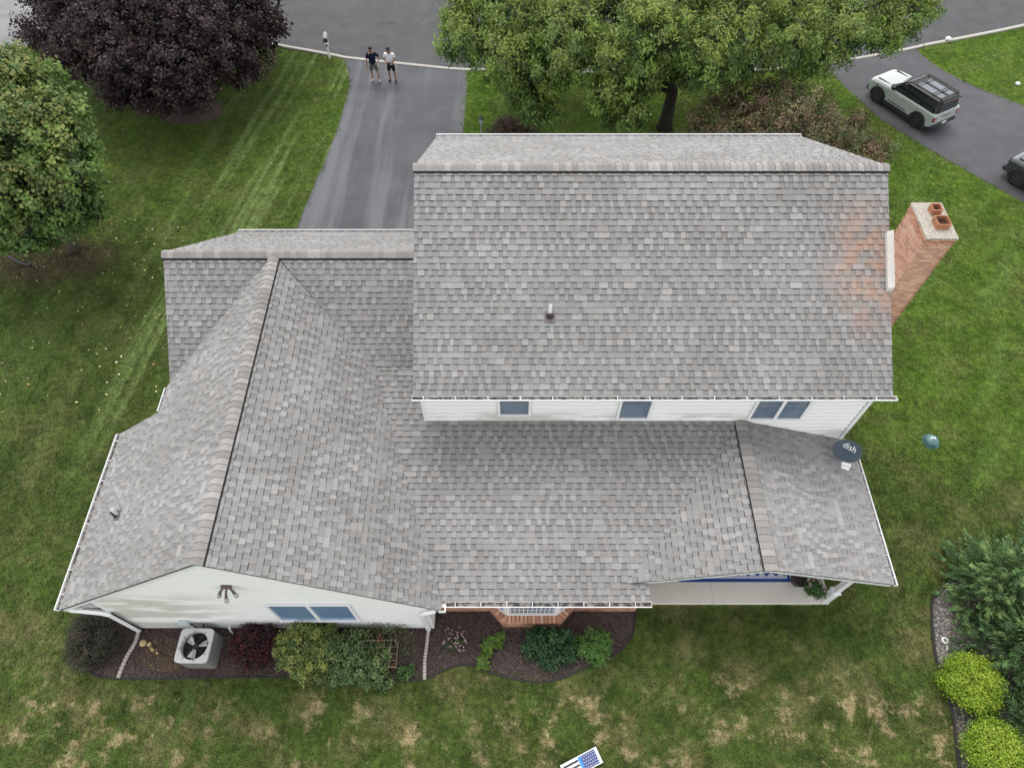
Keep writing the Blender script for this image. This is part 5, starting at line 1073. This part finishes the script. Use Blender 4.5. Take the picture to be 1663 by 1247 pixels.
def person(label, loc, rz, armL, armR, head, sk, shirt, shorts, shoe, hair, cap=False, beard=False, legs=((.15, -.02), (-.15, .02)), scale=1.04):
    t = thing('person', label, 'person', loc, rz); t.scale = (scale,) * 3
    P_ = [(0, 0, .98), (0, .01, 1.18), (0, .01, 1.38), (0, .0, 1.53), (head[0] * .5, head[1] * .5, 1.63), (head[0], head[1], 1.73), (head[0] * 1.1, head[1] * 1.1, 1.80)]
    E_ = [(0, 1), (1, 2), (2, 3), (3, 4), (4, 5), (5, 6)]; R_ = [(.155, .12), (.145, .11), (.165, .12), (.065, .065), (.075, .085), (.085, .10), (.06, .075)]
    nose = len(P_); P_.append((head[0], head[1] - .115, 1.70)); E_.append((5, nose)); R_.append(.016)
    for sx in (-1, 1): P_.append((head[0] + sx * .095, head[1] + .01, 1.70)); E_.append((5, len(P_) - 1)); R_.append(.02)
    idx = {}
    for sx, (lx, ly) in zip((1, -1), legs):
        b = len(P_); P_ += [(sx * .10, 0, .90), ((sx * .10 + lx) / 2 + sx * .02, ly * .5 - .02, .50), (lx, ly + .02, .09), (lx + sx * .02, ly - .13, .045)]; E_ += [(0, b), (b, b + 1), (b + 1, b + 2), (b + 2, b + 3)]; R_ += [.085, .058, .042, .036]
    for sx, arm in ((1, armL), (-1, armR)):
        b = len(P_); P_ += [(sx * .19, .01, 1.45)] + list(arm); E_ += [(2, b), (b, b + 1), (b + 1, b + 2), (b + 2, b + 3)]; R_ += [.062, .045, .030, .034]
        pl, wr = Vector(arm[2]), Vector(arm[1]); d = (pl - wr).normalized(); s_ = d.cross(Vector((0, 1, .2))).normalized()
        for f_ in range(4):
            l_ = (.075, .09, .085, .065)[f_]; q = len(P_); a0 = pl + d * .03 + s_ * (f_ - 1.5) * .019; P_ += [tuple(a0), tuple(a0 + d * l_ * .6), tuple(a0 + d * l_ * .9 + Vector((0, -.02, -.01)))]; E_ += [(b + 3, q), (q, q + 1), (q + 1, q + 2)]; R_ += [.010, .009, .008]
        q = len(P_); a0 = wr.lerp(pl, .55) - s_ * .035; P_ += [tuple(a0), tuple(a0 + d * .05 - s_ * .025)]; E_ += [(b + 3, q), (q, q + 1)]; R_ += [.011, .009]
    skinned('body', P_, E_, R_, sk, t)
    def half(p, q, f_): return tuple(Vector(p).lerp(Vector(q), f_))
    SP = [(0, 0, .85), (0, .0, 1.13), (0, .01, 1.38), (0, .0, 1.49)]; SE = [(0, 1), (1, 2), (2, 3)]; SR = [(.19, .145), (.178, .14), (.195, .145), (.10, .09)]
    for sx, arm in ((1, armL), (-1, armR)):
        b = len(SP); SP += [(sx * .20, .01, 1.455), half((sx * .20, .01, 1.45), arm[0], .75)]; SE += [(2, b), (b, b + 1)]; SR += [.085, .075]
    skinned('shirt', SP, SE, SR, shirt, t)
    HP = [(0, 0, .97), (0, 0, .88)]; HE = [(0, 1)]; HR = [(.175, .14), (.165, .135)]
    for sx, (lx, ly) in zip((1, -1), legs):
        kn = ((sx * .10 + lx) / 2 + sx * .02, ly * .5 - .02, .50); b = len(HP); HP += [(sx * .105, 0, .80), half((sx * .10, 0, .90), kn, .85)]; HE += [(1, b), (b, b + 1)]; HR += [.108, .10]
    skinned('shorts', HP, HE, HR, shorts, t)
    for sx, (lx, ly) in zip((1, -1), legs):
        m = MB(); m.sm = True; m.tube([(lx, ly + .09, .05), (lx, ly + .04, .055), (lx + sx * .01, ly - .08, .05), (lx + sx * .02, ly - .19, .035)], [.035, .052, .05, .03], 9); m.build('shoe', shoe, t, off=(0, 0, 0))
    hx, hy = head
    m = MB(); m.sm = True; m.loft([[(hx + r * .98 * math.cos(a), hy + .012 + r * 1.12 * math.sin(a), z) for a in np.linspace(0, 2 * PI, 14, endpoint=False)] for r, z in ((.096, 1.745), (.098, 1.79), (.085, 1.835), (.05, 1.865), (.005, 1.875))]); m.build('cap' if cap else 'hair', hair, t, off=(0, 0, 0))
    if cap: m = MB(); m.prism([(hx + .09 * math.cos(a), hy - .06 - .14 * math.sin(a), 1.765) for a in np.linspace(0, PI, 8)], (0, 0, .012)); m.build('cap_peak', hair, t, off=(0, 0, 0))
    if beard: m = MB(); m.sm = True; m.loft([[(hx + r * math.cos(a), hy - .035 + r * .9 * math.sin(a), z) for a in np.linspace(0, 2 * PI, 10, endpoint=False)] for r, z in ((.03, 1.575), (.065, 1.61), (.07, 1.655))]); m.build('beard', hair, t, off=(0, 0, 0))
    if not cap:
        for sx in (-1, 1): m = MB(); m.lathe([(.002, -.012), (.012, -.006), (.012, .004)], (hx + sx * .034, hy - .098, 1.735), 8, axis='y'); m.build('eye', M_HAIR, t, off=(0, 0, 0))
        m = MB(); m.box(hx - .028, hx + .028, hy - .102, hy - .094, 1.652, 1.664, bev=.003); m.build('mouth', M_RED, t, off=(0, 0, 0))
    return t
person('person in navy shirt and grey shorts with one hand on the hip', (-7.38, 33.95, gz(33.95) + .012), math.radians(8), [(.40, .06, 1.22), (.24, -.06, 1.02), (.17, -.09, 1.0)], [(-.27, .03, 1.17), (-.30, -.03, .92), (-.30, -.05, .84)], (0, -.02), M_SKIN, M_NAVY, M_GSH, M_SHOE, M_HAIR, beard=True, legs=((.20, -.04), (-.14, .04)))
pb = person('person in white shirt, black shorts and black cap looking down at the hands', (-6.45, 33.95, gz(33.95) + .012), math.radians(-4), [(.27, -.02, 1.19), (.13, -.26, 1.12), (.06, -.30, 1.13)], [(-.27, -.02, 1.19), (-.13, -.26, 1.12), (-.06, -.30, 1.13)], (0, -.07), M_SKIN2, M_WTEE, M_KSH, M_SHOEK, M_BLK, cap=True)
t = thing('drone_controller', 'small dark remote controller held by the person in white', 'controller', (-6.48, 33.60, gz(33.95) + 1.17)); m = MB(); m.box(-.10, .10, -.05, .05, 0, .03, bev=.01); m.build('case', M_BLK, t); m = MB(); m.box(-.07, .07, .0, .012, .03, .11, bev=.004); m.build('screen', M_BLK, t)
